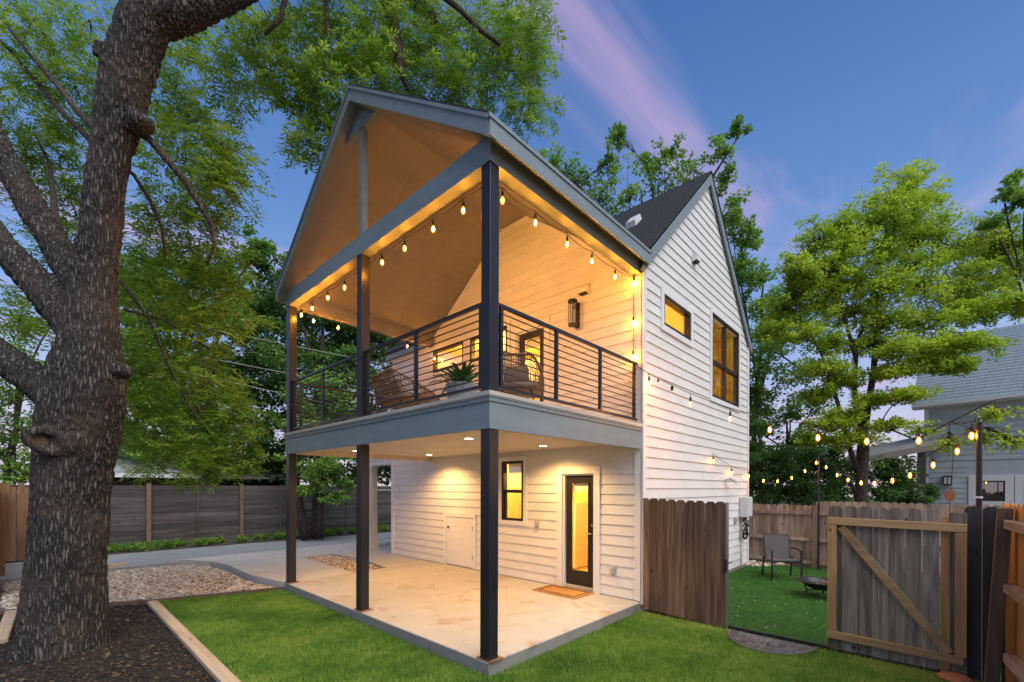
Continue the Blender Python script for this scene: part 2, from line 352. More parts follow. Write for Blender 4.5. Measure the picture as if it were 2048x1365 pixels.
dslab('concrete_panel', [(8.72, 1.475), (10.39, 1.508), (10.39, 3.4), (8.3, 2.9), (7.42, 2.42), (8.72, 2.28)], dw)
dslab('concrete_panel', [(U+.008, 2.2), (7.4, 2.43), (8.28, 2.91), (10.39, 3.408), (10.39, 5.2), (7.45, 5.2), (7.45, V+.3), (U+.008, V+.3)], dw)
isl = sheet('gravel_island', [(U+.01, 1.42), (8.72, 1.46), (8.72, 2.3), (7.4, 2.43), (U+.01, 2.2)], -.06, 'gravel_base'); struct(isl)
struct(sheet('gravel_patch', [(8.9, 4.2), (10.4, 4.2), (10.4, 9), (8.9, 9)], -.05, 'gravel_base'))

# ------------------------------------------------------------------ the house
house = empty('house', W(0, V, 0), 'white two-storey house with gabled porch over a lit patio', 'house')
HI = Matrix.Translation(house.location).inverted()
def hp(o, parent=None):
    if parent is None: o.parent = house; o.matrix_parent_inverse = HI
    else: o.parent = parent; o.matrix_parent_inverse = Matrix.Identity(4)
    return o
def H(mb, name, mat, parent=None, **k): return hp(mb.build(name, mat, None, **k), parent)
# wall frames: f(s, z, n) gives a world point, n outwards
front = lambda s, z, n: W(s, V-n, z)
side = lambda s, z, n: W(-n, s, z)
def wall_backing(name, fr, s0, s1, z0, z1, holes, th=.14):
    ss = sorted({s0, s1} | {h[0] for h in holes} | {h[1] for h in holes}); zs = sorted({z0, z1} | {h[2] for h in holes} | {h[3] for h in holes})
    ss = [s for s in ss if s0 <= s <= s1]; zs = [z for z in zs if z0 <= z <= z1]
    mb = MB()
    for a, b in zip(ss, ss[1:]):
        run = None
        for c, d in zip(zs, zs[1:]):
            sm, zm = (a+b)/2, (c+d)/2
            hole = any(h[0] < sm < h[1] and h[2] < zm < h[3] for h in holes)
            if not hole: run = (run[0], d) if run else (c, d)
            if (hole or d == zs[-1]) and run:
                c0, d0 = run; mb.hexa([fr(a, c0, 0), fr(b, c0, 0), fr(b, c0, -th), fr(a, c0, -th), fr(a, d0, 0), fr(b, d0, 0), fr(b, d0, -th), fr(a, d0, -th)]); run = None
    return H(mb, name, 'siding')
EXP = .172
def lap(fr, z0, ztop, ext, holes, parent, base=.004):
    """lap siding: ext(z) -> (s0, s1) limits of a course"""
    z = z0; k = 0
    while z < ztop - .02:
        zt = min(z + EXP + .014, ztop); cuts = sorted({z, zt} | {h[2] for h in holes if z < h[2] < zt} | {h[3] for h in holes if z < h[3] < zt})
        for za, zb in zip(cuts, cuts[1:]):
            a0, a1 = ext(za); b0, b1 = ext(zb); zm = (za+zb)/2; segs = [(max(a0, b0) if a0 == b0 else a0, a1, b0, b1)]
            for h in holes:
                if h[2] < zm < h[3]:
                    ns = []
                    for (p0, p1, q0, q1) in segs:
                        if h[1] <= min(p0, q0) or h[0] >= max(p1, q1): ns.append((p0, p1, q0, q1)); continue
                        if h[0] > max(p0, q0)+.01: ns.append((p0, h[0], q0, h[0]))
                        if h[1] < min(p1, q1)-.01: ns.append((h[1], p1, h[1], q1))
                    segs = ns
            n_at = lambda zz: .027 - .018*(zz - z)/(EXP+.014)
            i_at = lambda zz: .010 - .008*(zz - z)/(EXP+.014)
            cutsegs = []
            for (p0, p1, q0, q1) in segs:
                if p1 - p0 > 3.0 and za == z:      # butt joint
                    c = p0 + (p1-p0)*(.3 + .4*((k*0.618) % 1)); cutsegs += [(p0, c-.0015, q0, c-.0015), (c+.0015, p1, c+.0015, q1)] if q0 < c < q1 else [(p0, p1, q0, q1)]
                else: cutsegs.append((p0, p1, q0, q1))
            for (p0, p1, q0, q1) in cutsegs:
                if p1 - p0 < .02: continue
                mb = MB().hexa([fr(p0, za, n_at(za)), fr(p1, za, n_at(za)), fr(p1, za, i_at(za)), fr(p0, za, i_at(za)), fr(q0, zb, n_at(zb)), fr(q1, zb, n_at(zb)), fr(q1, zb, i_at(zb)), fr(q0, zb, i_at(zb))])
                H(mb, 'siding_board', 'siding', parent)
        z += EXP; k += 1
def ring(fr, s0, s1, z0, z1, w, n0, n1, mb=None, bottom=True):
    """rectangular frame, outer size given, member width w, from depth n0 to n1"""
    mb = mb or MB()
    def hx(a, b, c, d): mb.hexa([fr(a, c, n1), fr(b, c, n1), fr(b, c, n0), fr(a, c, n0), fr(a, d, n1), fr(b, d, n1), fr(b, d, n0), fr(a, d, n0)])
    hx(s0, s0+w, z0, z1); hx(s1-w, s1, z0, z1); hx(s0+w, s1-w, z1-w, z1)
    if bottom: hx(s0+w, s1-w, z0, z0+w)
    return mb
def block(fr, s0, s1, z0, z1, n0, n1, mb=None):
    mb = mb or MB(); return mb.hexa([fr(s0, z0, n1), fr(s1, z0, n1), fr(s1, z0, n0), fr(s0, z0, n0), fr(s0, z1, n1), fr(s1, z1, n1), fr(s1, z1, n0), fr(s0, z1, n0)])
def window(fr, s0, s1, z0, z1, label=None, hbar=None, vbar=None, trim=.085, blind=0, sash=None):
    w = H(ring(fr, s0-trim, s1+trim, z0-trim, z1+trim, trim, -.01, .046), 'window', 'white_trim')
    if label: w['label'] = label
    fm = ring(fr, s0+.001, s1-.001, z0+.001, z1-.001, .052, -.07, .036)
    if hbar: block(fr, s0+.053, s1-.053, hbar-.032, hbar+.032, -.06, .02, fm)
    if vbar: block(fr, vbar-.032, vbar+.032, z0+.053, z1-.053, -.058, .024, fm)
    if sash:   # an inner lower sash line
        block(fr, s0+.053, s0+.085, z0+.053, (hbar or z1)-.033, -.055, .004, fm); block(fr, s1-.085, s1-.053, z0+.053, (hbar or z1)-.033, -.055, .004, fm)
    H(fm, 'frame', 'bronze_frame', w)
    ca = [s0+.05] + ([vbar] if vbar else []) + [s1-.05]; cz = [z0+.05] + ([hbar] if hbar else []) + [z1-.05]
    for a, b in zip(ca, ca[1:]):
        for c, d in zip(cz, cz[1:]):
            H(MB().add([fr(a, c, -.03), fr(b, c, -.03), fr(b, d, -.03), fr(a, d, -.03)], [(0, 1, 2, 3)]), 'pane', 'window_glass', w)
    if blind: H(block(fr, s0+.06, s1-.06, z1-blind, z1-.05, -.14, -.11), 'blind', 'blind', w)
    return w
def glass_door(s0, s1, z0, z1, name, handle_s, blind=True):
    fr = front; tr = .125
    d = H(ring(fr, s0-tr, s1+tr, z0-.1, z1+tr, tr, -.02, .046, None, False), name, 'white_trim')
    jm = ring(fr, s0, s1, z0, z1, .03, -.12, .0, None, False); H(jm, 'jamb', 'white_trim', d)
    a, b = s0+.032, s1-.032
    lf = ring(fr, a, b, z0+.045, z1-.032, .115, -.095, -.05); block(fr, a+.115, b-.115, z0+.16, z0+.30, -.095, -.05, lf)
    H(lf, 'leaf', 'bronze_frame', d); H(ring(fr, a+.112, b-.112, z0+.298, z1-.145, .022, -.05, -.038), 'glazing_bead', 'bronze_frame', d)
    H(MB().add([fr(a+.115, z0+.3, -.075), fr(b-.115, z0+.3, -.075), fr(b-.115, z1-.147, -.075), fr(a+.115, z1-.147, -.075)], [(0, 1, 2, 3)]), 'glass', 'door_glass', d)
    H(block(fr, s0+.031, s1-.031, z0, z0+.04, -.13, .02), 'threshold', 'deck_edge', d)
    hs = handle_s; H(MB().tube([fr(hs, z0+1.0, -.05), fr(hs, z0+1.0, .0), fr(hs+.09, z0+1.0, .0)], .011, 8), 'handle', 'steel', d)
    H(MB().tube([fr(hs, z0+1.15, -.052), fr(hs, z0+1.15, -.02)], .022, 10), 'lock', 'steel', d)
    if blind: H(block(fr, a+.12, b-.12, z1-.33, z1-.15, -.12, -.10), 'blind', 'blind', d)
    return d
# openings (s0, s1, z0, z1)
LD, LW, SD = (.89, 1.57, .02, 2.09), (2.53, 3.14, 1.16, 2.38), (4.03, 4.98, .03, 1.15)
UD, UW1, UW2 = (2.01, 2.75, ZD+.02, 4.97), (4.37, 5.52, 4.63, 5.2), (2.99, 4.15, 4.63, 5.2)
GW1, GW2 = (4.14, 5.34, 4.66, 5.2), (6.50, 8.34, 3.78, 5.57)
tr = lambda h, t=.085, b=None: (h[0]-t, h[1]+t, h[2]-(t if b is None else b), h[3]+t)
wl = wall_backing('front_wall', front, .0, UL, -.1, 5.5, [LD, LW, UD, UW1, UW2])
lap(front, .015, 2.62, lambda z: (.11, UL-.1), [tr(LD, .125, .2), tr(LW), tr(SD, .09, .2)], wl)
def uext(z):      # upper front wall runs under the porch vault and out to the left end
    if z < 5.40: return (.11, UL-.1)
    return (max(.11, (z-5.40)/.74+.05), min(UL-.1, 5.6-(z-5.40)/.74))
lap(front, ZD+.02, 7.3, uext, [tr(UD, .125, .2), tr(UW1), tr(UW2)], wl)
H(block(front, 5.62, UL, 5.2, 5.52, -.1, .03), 'frieze_board', 'white_trim', wl)
tri = MB().prism([W(.02, V+.001, 5.5), W(5.62, V+.001, 5.5), W(3.2, V+.001, 7.3), W(2.5, V+.001, 7.3)], W(0, .12, 0)); H(tri, 'vault_wall', 'siding')
# vault edge trim on the back wall
for (a, b) in (((.02, 5.42), (2.50, 7.245)), ((5.60, 5.42), (3.13, 7.245))):
    mbx = MB(); d = .07; mbx.hexa([front(a[0], a[1]-d, .046), front(b[0], b[1]-d, .046), front(b[0], b[1]-d, .0), front(a[0], a[1]-d, .0), front(a[0], a[1]+.02, .046), front(b[0], b[1]+.02, .046), front(b[0], b[1]+.02, 0), front(a[0], a[1]+.02, 0)])
    H(mbx, 'vault_trim', 'white_trim', wl)
H(block(front, 2.5, 3.13, 7.18, 7.25, 0, .035), 'vault_trim', 'white_trim', wl)
for z0, z1 in ((.015, ZF), (ZD, ZB+.15)):
    H(block(front, -.012, .108, z0, z1, .0, .048), 'corner_trim', 'white_trim', wl)
H(block(front, UL-.1, UL+.02, .0, 5.2, 0, .048), 'corner_trim', 'white_trim', wl)
gw = wall_backing('gable_wall', side, V+.001, V2, -.02, 5.5, [GW1, GW2])
H(MB().prism([W(.0, V+.02, 5.5), W(.0, V2, 5.5), W(.0, 6.28, 8.22)], W(.12, 0, 0)), 'gable_peak', 'siding', gw)
AP, SL = 8.32, .966
def gext(z):
    if z < 5.45: return (V+.06, V2-.06)
    return (max(V+.06, 6.28-(AP-.2-z)/SL), min(V2-.06, 6.28+(AP-.2-z)/SL))
lap(side, -.06, AP-.25, gext, [tr(GW1, .1), tr(GW2, .1)], gw)
H(block(side, V-.048, V+.062, -.03, 5.42, .0, .045), 'corner_trim', 'white_trim', gw)
H(block(side, V2-.06, V2+.03, -.06, 5.42, .0, .045), 'corner_trim', 'white_trim', gw)
H(wb(-.006, .1, V, V2, -.4, -.06), 'foundation', 'concrete_edge')
H(wb(UL-.1, UL, V+.02, V2, -.1, 5.5), 'end_wall', 'siding'); H(wb(.13, UL-.1, V2-.12, V2, -.1, 5.5), 'rear_wall', 'siding')
window(front, *LW, hbar=1.76, blind=.24, sash=True); window(front, *UW1); window(front, *UW2)
window(side, *GW1, trim=.1); window(side, *GW2, hbar=4.56, vbar=7.42, trim=.1, sash=True)
glass_door(*LD, 'patio_door', LD[0]+.075); glass_door(*UD, 'balcony_door', UD[0]+.075)
# small storage door
sd = H(ring(front, SD[0]-.09, SD[1]+.09, .012, SD[3]+.09, .09, 0, .046, None, False), 'storage_door', 'white_trim')
H(block(front, SD[0]+.006, SD[1]-.006, .04, SD[3]-.006, .002, .034), 'leaf', 'white_door', sd)
H(MB().tube([front(SD[1]-.09, .90, .02), front(SD[1]-.09, .90, .07)], .022, 10), 'knob', 'black_steel', sd)
for z in (.22, .88): H(block(front, SD[0]-.012, SD[0]+.02, z, z+.09, .03, .05), 'hinge', 'plastic_grey', sd)
# interior rooms
def room(name, u0, u1, v0, v1, z0, z1):
    pts = [W(u0, v0, z0), W(u1, v0, z0), W(u1, v1, z0), W(u0, v1, z0), W(u0, v0, z1), W(u1, v0, z1), W(u1, v1, z1), W(u0, v1, z1)]
    r = H(MB().add(pts, [(4, 5, 6, 7), (1, 2, 6, 5), (2, 3, 7, 6)] + ([(3, 0, 4, 7)] if z0 < 1 else [])), name, 'interior'); H(MB().add([p + Vector((0, 0, .002)) for p in pts[:4]], [(0, 1, 2, 3)]), 'floor', 'interior_floor', r); return r
room('ground_floor_room', .2, 4.0, V+.15, 6.0, .0, 2.5); room('upper_floor_room', .16, UL-.16, V+.15, V2-.15, ZD, 5.7)
H(wb(2.84, 2.86, V+.45, V+.6, 0, 1.6), 'partition', 'interior'); H(wb(1.02, 1.10, 4.75, 4.78, 1.38, 1.52), 'thermostat', 'white_trim'); H(wb(.9, 1.5, 4.78, 4.86, 0, 2.49), 'partition', 'interior')
H(wb(1.02, 1.14, 4.755, 4.78, 1.1, 1.22), 'light_switch', 'white_trim')
H(wb(3.3, 3.42, 5.5, V2-.16, ZD, 5.69), 'partition', 'interior'); H(wb(1.5, 3.3, 6.0, 6.1, ZD, 5.69), 'partition', 'interior'); H(wb(.17, 1.1, 5.62, 5.70, ZD, 5.69), 'partition', 'interior')
H(wb(5.9, 6.6, 4.5, 4.9, ZD, 5.0), 'wardrobe', 'coir'); H(wb(3.9, 4.9, 5.6, 5.66, 4.4, 5.2), 'picture', 'pot_grey'); H(wb(2.0, 2.9, 5.92, 5.99, 3.9, 4.8), 'picture', 'coir'); H(wb(2.7, 3.28, 6.2, 8.6, ZD, 4.1), 'dresser', 'coir'); H(wb(2.4, 2.8, 5.0, 5.5, .02, 1.5), 'cabinet', 'white_door')
for z in np.arange(4.0, 5.6, .22): H(wb(1.55, 1.6, 8.4, 8.9, z, z+.1), 'shelf_box', 'wicker')
def room_lamp(name, loc, e, size=.25):
    li = bpy.data.lights.new(name, 'POINT'); li.energy = e; li.color = (1, .52, .11); li.shadow_soft_size = size
    o = bpy.data.objects.new(name, li); COL.objects.link(o); o.location = loc; hp(o)
room_lamp('ceiling_lamp', W(1.9, 4.2, 2.3), 120); room_lamp('ceiling_lamp', W(3.3, 4.2, 2.3), 80); room_lamp('ceiling_lamp', W(2.4, 4.6, 5.1), 330); room_lamp('ceiling_lamp', W(5.0, 5.0, 5.2), 300); room_lamp('ceiling_lamp', W(2.6, 7.6, 5.0), 45)

# porch: posts
for (uc, vc) in ((.083, .083), (2.81, .083), (5.56, .083)):
    p = H(wb(uc-.07, uc+.07, vc-.07, vc+.07, .012, ZF+.01), 'post', 'black_steel', bevel=.008)
    H(wb(uc-.115, uc+.115, vc-.08, vc+.115, .0, .012), 'base_plate', 'rusty_plate', p)
    H(wb(uc-.07, uc+.07, vc-.07, vc+.07, ZD, ZB+.01), 'upper_post', 'black_steel', p, bevel=.008)
# deck
dk = H(wb(.05, U-.05, .05, V, ZF+.16, ZD-.03), 'deck', 'deck_edge')
H(MB().prism([W(0, 0, ZF), W(U, 0, ZF), W(U, 0, ZD-.105), W(0, 0, ZD-.105)], W(0, .045, 0)), 'fascia', 'grey_trim', dk)
H(MB().prism([W(0, .046, ZF), W(0, V, ZF), W(0, V, ZD-.105), W(0, .046, ZD-.105)], W(.045, 0, 0)), 'fascia', 'grey_trim', dk)
H(MB().prism([W(U-.045, .046, ZF), W(U-.045, V, ZF), W(U-.045, V, ZD-.105), W(U-.045, .046, ZD-.105)], W(.045, 0, 0)), 'fascia', 'soffit', dk)
def band(z0, z1, o, mat, name):
    mb = wb(-o, U+o, -o, .05, z0, z1); wb(-o, .05, .0505, V-.037, z0, z1, mb); wb(U-.05, U+o, .0505, V-.037, z0, z1, mb); H(mb, name, mat, dk)
band(ZD-.105, ZD-.06, .012, 'grey_trim', 'trim_band'); band(ZD-.059, ZD-.048, .022, 'deck_edge', 'drip_edge'); band(ZD-.044, ZD, .03, 'deck_edge', 'edge_board')
H(wb(.05, U-.05, .051, V-.037, ZD-.03, ZD-.006), 'floor', 'deck_edge', dk)
nb = 24; wv = (V-.05)/nb
for i in range(nb):
    H(wb(.05, U-.05, .048+i*wv+.002, .048+(i+1)*wv-.002, ZF+.10, ZF+.118), 'soffit_board', 'soffit', dk)
H(wb(.05, U-.05, .048, V, ZF+.12, ZF+.155), 'soffit_base', 'black_rubber', dk)
# recessed downlights
for (u, v) in ((1.6, 1.12), (1.5, 2.74), (4.78, 2.74), (5.02, 1.12)):
    c = W(u, v, ZF+.098); mb = MB().lathe([(.062, -.004), (.085, -.004), (.085, .004), (.062, .004), (.062, -.004)], c, 24, False)
    d = H(mb, 'downlight', 'white_trim'); H(MB().lathe([(.001, -.003), (.060, -.003), (.060, .003), (.001, .003)], c, 20), 'lens', 'downlight_glow', d)
    li = bpy.data.lights.new('downlight_beam', 'SPOT'); li.energy = 150; li.color = (1, .54, .17); li.spot_size = math.radians(150); li.spot_blend = .6; li.shadow_soft_size = .05
    o = bpy.data.objects.new('downlight_beam', li); COL.objects.link(o); o.location = c + Vector((0, 0, -.02)); hp(o)
# upper beams
BT = ZB+.275
H(MB().prism([W(0, 0, ZB), W(U, 0, ZB), W(U, 0, BT), W(0, 0, BT)], W(0, .15, 0)), 'beam', 'grey_trim')
BU = ZB+.36
H(MB().prism([W(0, .151, ZB), W(0, V, ZB), W(0, V, BU), W(0, .151, BU)], W(.15, 0, 0)), 'beam', 'grey_trim')
bl = H(MB().prism([W(U-.15, .151, ZB), W(U-.15, V, ZB), W(U-.15, V, BU), W(U-.15, .151, BU)], W(.15, 0, 0)), 'beam', 'ceiling')
for z in (ZB+.1, ZB+.25): H(wb(U-.165, U-.151, .152, V-.04, z, z+.09), 'beam_casing', 'ceiling', bl)
H(wb(2.755, 2.845, .03, .12, BT, 7.17), 'king_post', 'grey_trim')
H(MB().prism([W(2.36, .02, 7.17), W(3.26, .02, 7.17), W(2.81, .02, 7.50)], W(0, .12, 0)), 'gusset', 'grey_trim')
# porch roof
RM, PS, RA, OV = 2.81, .715, 7.73, .14
def rz(u): return RA - PS*abs(u-RM)
EL, ER = 5.74, -.12
def vmeet(u): return max(V-.2, 6.28-(AP-rz(u))/SL)
pr = MB()
for e in (ER, EL):
    t = .03
    pr.hexa([W(e, -OV-.015, rz(e)-t), W(RM, -OV-.015, RA-t), W(RM, vmeet(RM), RA-t), W(e, vmeet(e), rz(e)-t), W(e, -OV-.015, rz(e)), W(RM, -OV-.015, RA), W(RM, vmeet(RM), RA), W(e, vmeet(e), rz(e))])
proof = H(pr, 'porch_roof', 'shingle')
def cz(u): return rz(u) - .24 if abs(u-RM) > .315 else rz(RM-.315) - .24
cps = [ER+.001, .16, 1.35, RM-.315, RM+.315, 4.27, 5.47, EL-.001]
def cpanel(a, b, va, vb, g=.002):
    a, b = a+g, b-g; va, vb = va+g, vb-g
    za = lambda u: rz(u) - .24 if (abs(u-RM) > .314 or va < 0) else cz(RM)
    H(MB().hexa([W(a, va, za(a)), W(b, va, za(b)), W(b, vb, za(b)), W(a, vb, za(a)), W(a, va, za(a)+.03), W(b, va, za(b)+.03), W(b, vb, za(b)+.03), W(a, vb, za(a)+.03)]), 'ceiling_panel', 'ceiling', proof)
for a, b in zip(cps, cps[1:]):
    if a > 2.4 and b < 3.2:
        cpanel(a, b, .06, V-.002, .0005); continue
    for va, vb in ((-OV+.02, 1.15), (1.15, 2.37), (2.37, V)): cpanel(a, b, va, vb) if va > -.1 or b < 2.6 or a > 3 else None
    if a < 0 or a > 5.4 or True: pass
for va, vb in ((-OV+.02, .06),):
    for a, b in ((RM-.315, RM), (RM, RM+.315)): cpanel(a, b, va, vb, .0005)
# spotlights tucked behind the front beam, washing the back wall
for (u, e, tgt) in ((.62, 30, W(1.0, 2.2, 6.1)), (2.3, 210, W(1.7, V, 4.9)), (4.1, 60, W(3.2, V, 4.7))):
    c = W(u, .26, 5.52); d = (tgt - c).normalized(); sl = H(MB().tube([c - d*.06, c + d*.05], [.035, .05], 14), 'beam_spotlight', 'bronze_frame'); H(MB().tube([c - d*.03, W(u, .15, 5.50)], .012, 8), 'bracket', 'bronze_frame', sl)
    li = bpy.data.lights.new('spot_beam', 'SPOT'); li.energy = e; li.color = (1, .42, .065); li.spot_size = math.radians(125); li.spot_blend = .8; li.shadow_soft_size = .05
    o = bpy.data.objects.new('spot_beam', li); COL.objects.link(o); o.location = c + d*.07; o.rotation_euler = (-d).to_track_quat('Z', 'Y').to_euler(); hp(o)
for e in (ER, EL):      # rake boards: two laps
    for (d0, d1, th0, th1, nm) in ((.03, .075, .0, .045, 'rake_trim'), (.075, .245, -.0, .030, 'rake_board')):
        a0, a1 = rz(e), RA
        H(MB().hexa([W(e, -OV-th1+.02, a0-d1), W(RM, -OV-th1+.02, a1-d1), W(RM, -OV+.06, a1-d1), W(e, -OV+.06, a0-d1), W(e, -OV-th1+.02, a0-d0), W(RM, -OV-th1+.02, a1-d0), W(RM, -OV+.06, a1-d0), W(e, -OV+.06, a0-d0)]), nm, 'grey_trim', proof)
    s = -1 if e < 0 else 1; ve = V-.02
    H(wb(e, e+s*.022, -OV-.0, ve, rz(e)-.245, rz(e)-.072), 'eave_board', 'grey_trim', proof)
    H(wb(e+s*.001, e+s*.036, -OV-.02, ve, rz(e)-.071, rz(e)-.028), 'eave_trim', 'grey_trim', proof)
# main roof
mr = MB(); OG, EO = .085, .13
def mz(v): return AP + .09 - SL*abs(v-6.28)
for (e, e2, ua, ub) in ((V+.03, 6.28, -OG, UL+.2), (V2+EO, 6.28, -OG, UL+.2), (V-EO, V+.029, 5.70, UL+.2)):
    t = .05; mr.hexa([W(ua, e, mz(e)-t), W(ub, e, mz(e)-t), W(ub, e2, mz(e2)-t), W(ua, e2, mz(e2)-t), W(ua, e, mz(e)-.012), W(ub, e, mz(e)-.012), W(ub, e2, mz(e2)-.012), W(ua, e2, mz(e2)-.012)])
mroof = H(mr, 'main_roof', 'black_rubber')
nc = 27; L0 = 6.28-(V-EO)
for i in range(nc):       # shingle courses on the front slope
    va, vb = V-EO-.01 + L0*i/nc, V-EO-.01 + L0*(i+1.25)/nc; vb = min(vb, 6.28)
    for (ua, ub) in (((-OG-.012, UL+.21),) if va > V+.02 else ((5.70, UL+.21),)):
        H(MB().hexa([W(ua, va, mz(va)-.011), W(ub, va, mz(va)-.011), W(ub, vb, mz(vb)-.011), W(ua, vb, mz(vb)-.011), W(ua, va, mz(va)+.012), W(ub, va, mz(va)+.012), W(ub, vb, mz(vb)-.003), W(ua, vb, mz(vb)-.003)]), 'shingle_course', 'shingle', mroof)
H(MB().hexa([W(-OG-.012, 6.28, mz(6.28)-.011), W(UL+.2, 6.28, mz(6.28)-.011), W(UL+.2, V2+EO+.01, mz(V2+EO+.01)-.011), W(-OG-.012, V2+EO+.01, mz(V2+EO+.01)-.011), W(-OG-.012, 6.28, mz(6.28)+.012), W(UL+.2, 6.28, mz(6.28)+.012), W(UL+.2, V2+EO+.01, mz(V2+EO+.01)+.012), W(-OG-.012, V2+EO+.01, mz(V2+EO+.01)+.012)]), 'rear_slope', 'shingle', mroof)
for e in (V-EO, V2+EO):
    def hx(x0, x1, d0, d1, y0, y1):
        return MB().hexa([W(x0, e, mz(e)-d1), W(x0, 6.28, mz(6.28)-d1), W(x1, 6.28, mz(6.28)-d1), W(x1, e, mz(e)-d1), W(x0, e, mz(e)-d0), W(x0, 6.28, mz(6.28)-d0), W(x1, 6.28, mz(6.28)-d0), W(x1, e, mz(e)-d0)])
    H(hx(-OG, -OG+.03, .013, .27, 0, 0), 'rake_board', 'grey_trim', mroof); H(hx(-OG+.031, .12, .20, .23, 0, 0), 'rake_soffit', 'grey_trim', mroof)
    H(hx(UL+.17, UL+.2, .051, .27, 0, 0), 'rake_board', 'grey_trim', mroof)
H(wb(U+.1, UL+.17, V-EO, V-EO+.03, mz(V-EO)-.24, mz(V-EO)-.05), 'eave_board', 'grey_trim', mroof)
H(wb(U+.1, UL+.17, V-EO+.031, V, mz(V-EO)-.23, mz(V-EO)-.21), 'eave_soffit', 'white_trim', mroof)
# roof vent
c = W(1.0, 5.03, mz(5.03)); H(MB().hexa([c+Vector((-.14, -.12, -.17)), c+Vector((.12, -.12, .09)), c+Vector((.12, .12, .09)), c+Vector((-.14, .12, -.17)), c+Vector((-.17, -.1, -.02)), c+Vector((.06, -.1, .20)), c+Vector((.06, .1, .20)), c+Vector((-.17, .1, -.02))]), 'roof_vent', 'box_grey', mroof)
# railings
def railing(p0, p1, posts):
    p0, p1 = Vector(p0), Vector(p1); d = (p1-p0); zt, zb = .985, .085
    up = lambda p, z: p + Vector((0, 0, z))
    r = H(MB().bar(up(p0, zt), up(p1, zt), .045, .035).bar(up(p0, zb), up(p1, zb), .045, .03), 'railing', 'black_steel')
    for t in posts:
        q = p0 + d*t; H(MB().bar(up(q, zb+.015), up(q, zt-.0175), .04, .04, (d.x, d.y, 0)), 'railing_post', 'black_steel', r)
    n = 10
    for i in range(1, n+1):
        z = zb + (zt-zb)*i/(n+1); H(MB().tube([up(p0, z), up(p1, z)], .0075, 6), 'railing_bar', 'black_steel', r)
    for q in (p0, p1):
        for z in (zt, zb): pass
    return r
z0 = ZD
railing(W(.155, .083, z0), W(2.738, .083, z0), (.025, .5, .975)); railing(W(2.882, .083, z0), W(5.488, .083, z0), (.025, .5, .975))
railing(W(.083, .155, z0), W(.083, V-.04, z0), (.03, .34, .66, .975)); railing(W(5.56, .155, z0), W(5.56, V-.04, z0), (.03, .5, .975))
# wall fittings
for (s, z) in ((2.17, 1.14), (.5, .45)):
    ob = H(block(front, s-.045, s+.045, z-.075, z+.075, .02, .055), 'outlet_box', 'plastic_grey', bevel=.008); H(block(front, s-.035, s+.035, z-.055, z+.06, .056, .085), 'cover', 'plastic_grey', ob, bevel=.01)
def hood(fr, s, z):
    hd = MB().prism([fr(s-.09, z-.09, .02), fr(s-.09, z+.10, .02), fr(s-.09, z-.0, .13), fr(s-.09, z-.07, .13)], fr(s+.09, z, 0)-fr(s-.09, z, 0)); o = H(hd, 'vent_hood', 'white_trim')
    H(block(fr, s-.075, s+.075, z-.092, z-.078, .03, .11), 'grille', 'black_rubber', o)
hood(front, 1.09, 5.36); hood(side, 5.5, 6.32)
# security floodlight on the gable wall
sc_ = H(MB().tube([side(7.42, 2.04, .02), side(7.42, 2.04, .12)], .03, 10), 'floodlight', 'white_trim'); H(MB().bar(side(7.36, 2.08, .13), side(7.58, 1.98, .22), .08, .07), 'head', 'white_trim', sc_, bevel=.015)
# side porch of the left end
sp = H(wb(8.62, 8.80, 3.50, 3.68, .0, 2.42), 'side_porch_column', 'soffit', bevel=.006); H(wb(8.59, 8.83, 3.47, 3.71, .0, .2), 'plinth', 'soffit', sp); H(wb(8.58, 8.84, 3.46, 3.72, 2.42, 2.47), 'capital', 'white_trim', sp)
H(wb(UL, 8.9, 3.46, 3.72, 2.47, 2.68), 'side_porch_beam', 'white_trim'); H(wb(UL, 8.95, 3.40, 6, 2.68, 2.74), 'side_porch_roof', 'white_trim')

# ------------------------------------------------------------------ fences
def picket_mesh(name, w, h, th=.018, ear=.035, mat=None, jag=0):
    p = [(-w/2, 0), (w/2, 0), (w/2, h-ear), (w/2-ear, h), (-w/2+ear, h), (-w/2, h-ear)]
    me = MB().prism([(x, -th/2, z) for x, z in p], (0, th, 0)).mesh(name)
    if mat: me.materials.append(M(mat))
    return me
def fence(name, loc, label, cat='fence', group=None): return empty(name, loc, label, cat, group)
def put(root, name, me, u, v, z, rz=0, sx=1, sz=1, tilt=0, par=None, mat=None):
    o = bpy.data.objects.new(name, me); COL.objects.link(o)
    if mat and not me.materials: me.materials.append(M(mat))
    o.location = W(u, v, z) - root.location if par is None else W(u, v, z); o.rotation_euler = (0, tilt, rz); o.scale = (sx, 1, sz); o.parent = root; return o
def fpart(root, mb, name, mat, bevel=0):
    o = mb.build(name, mat, root, bevel=bevel); o.matrix_parent_inverse = Matrix.Translation(root.location).inverted(); return o
RY = math.pi/2      # picket width runs along u
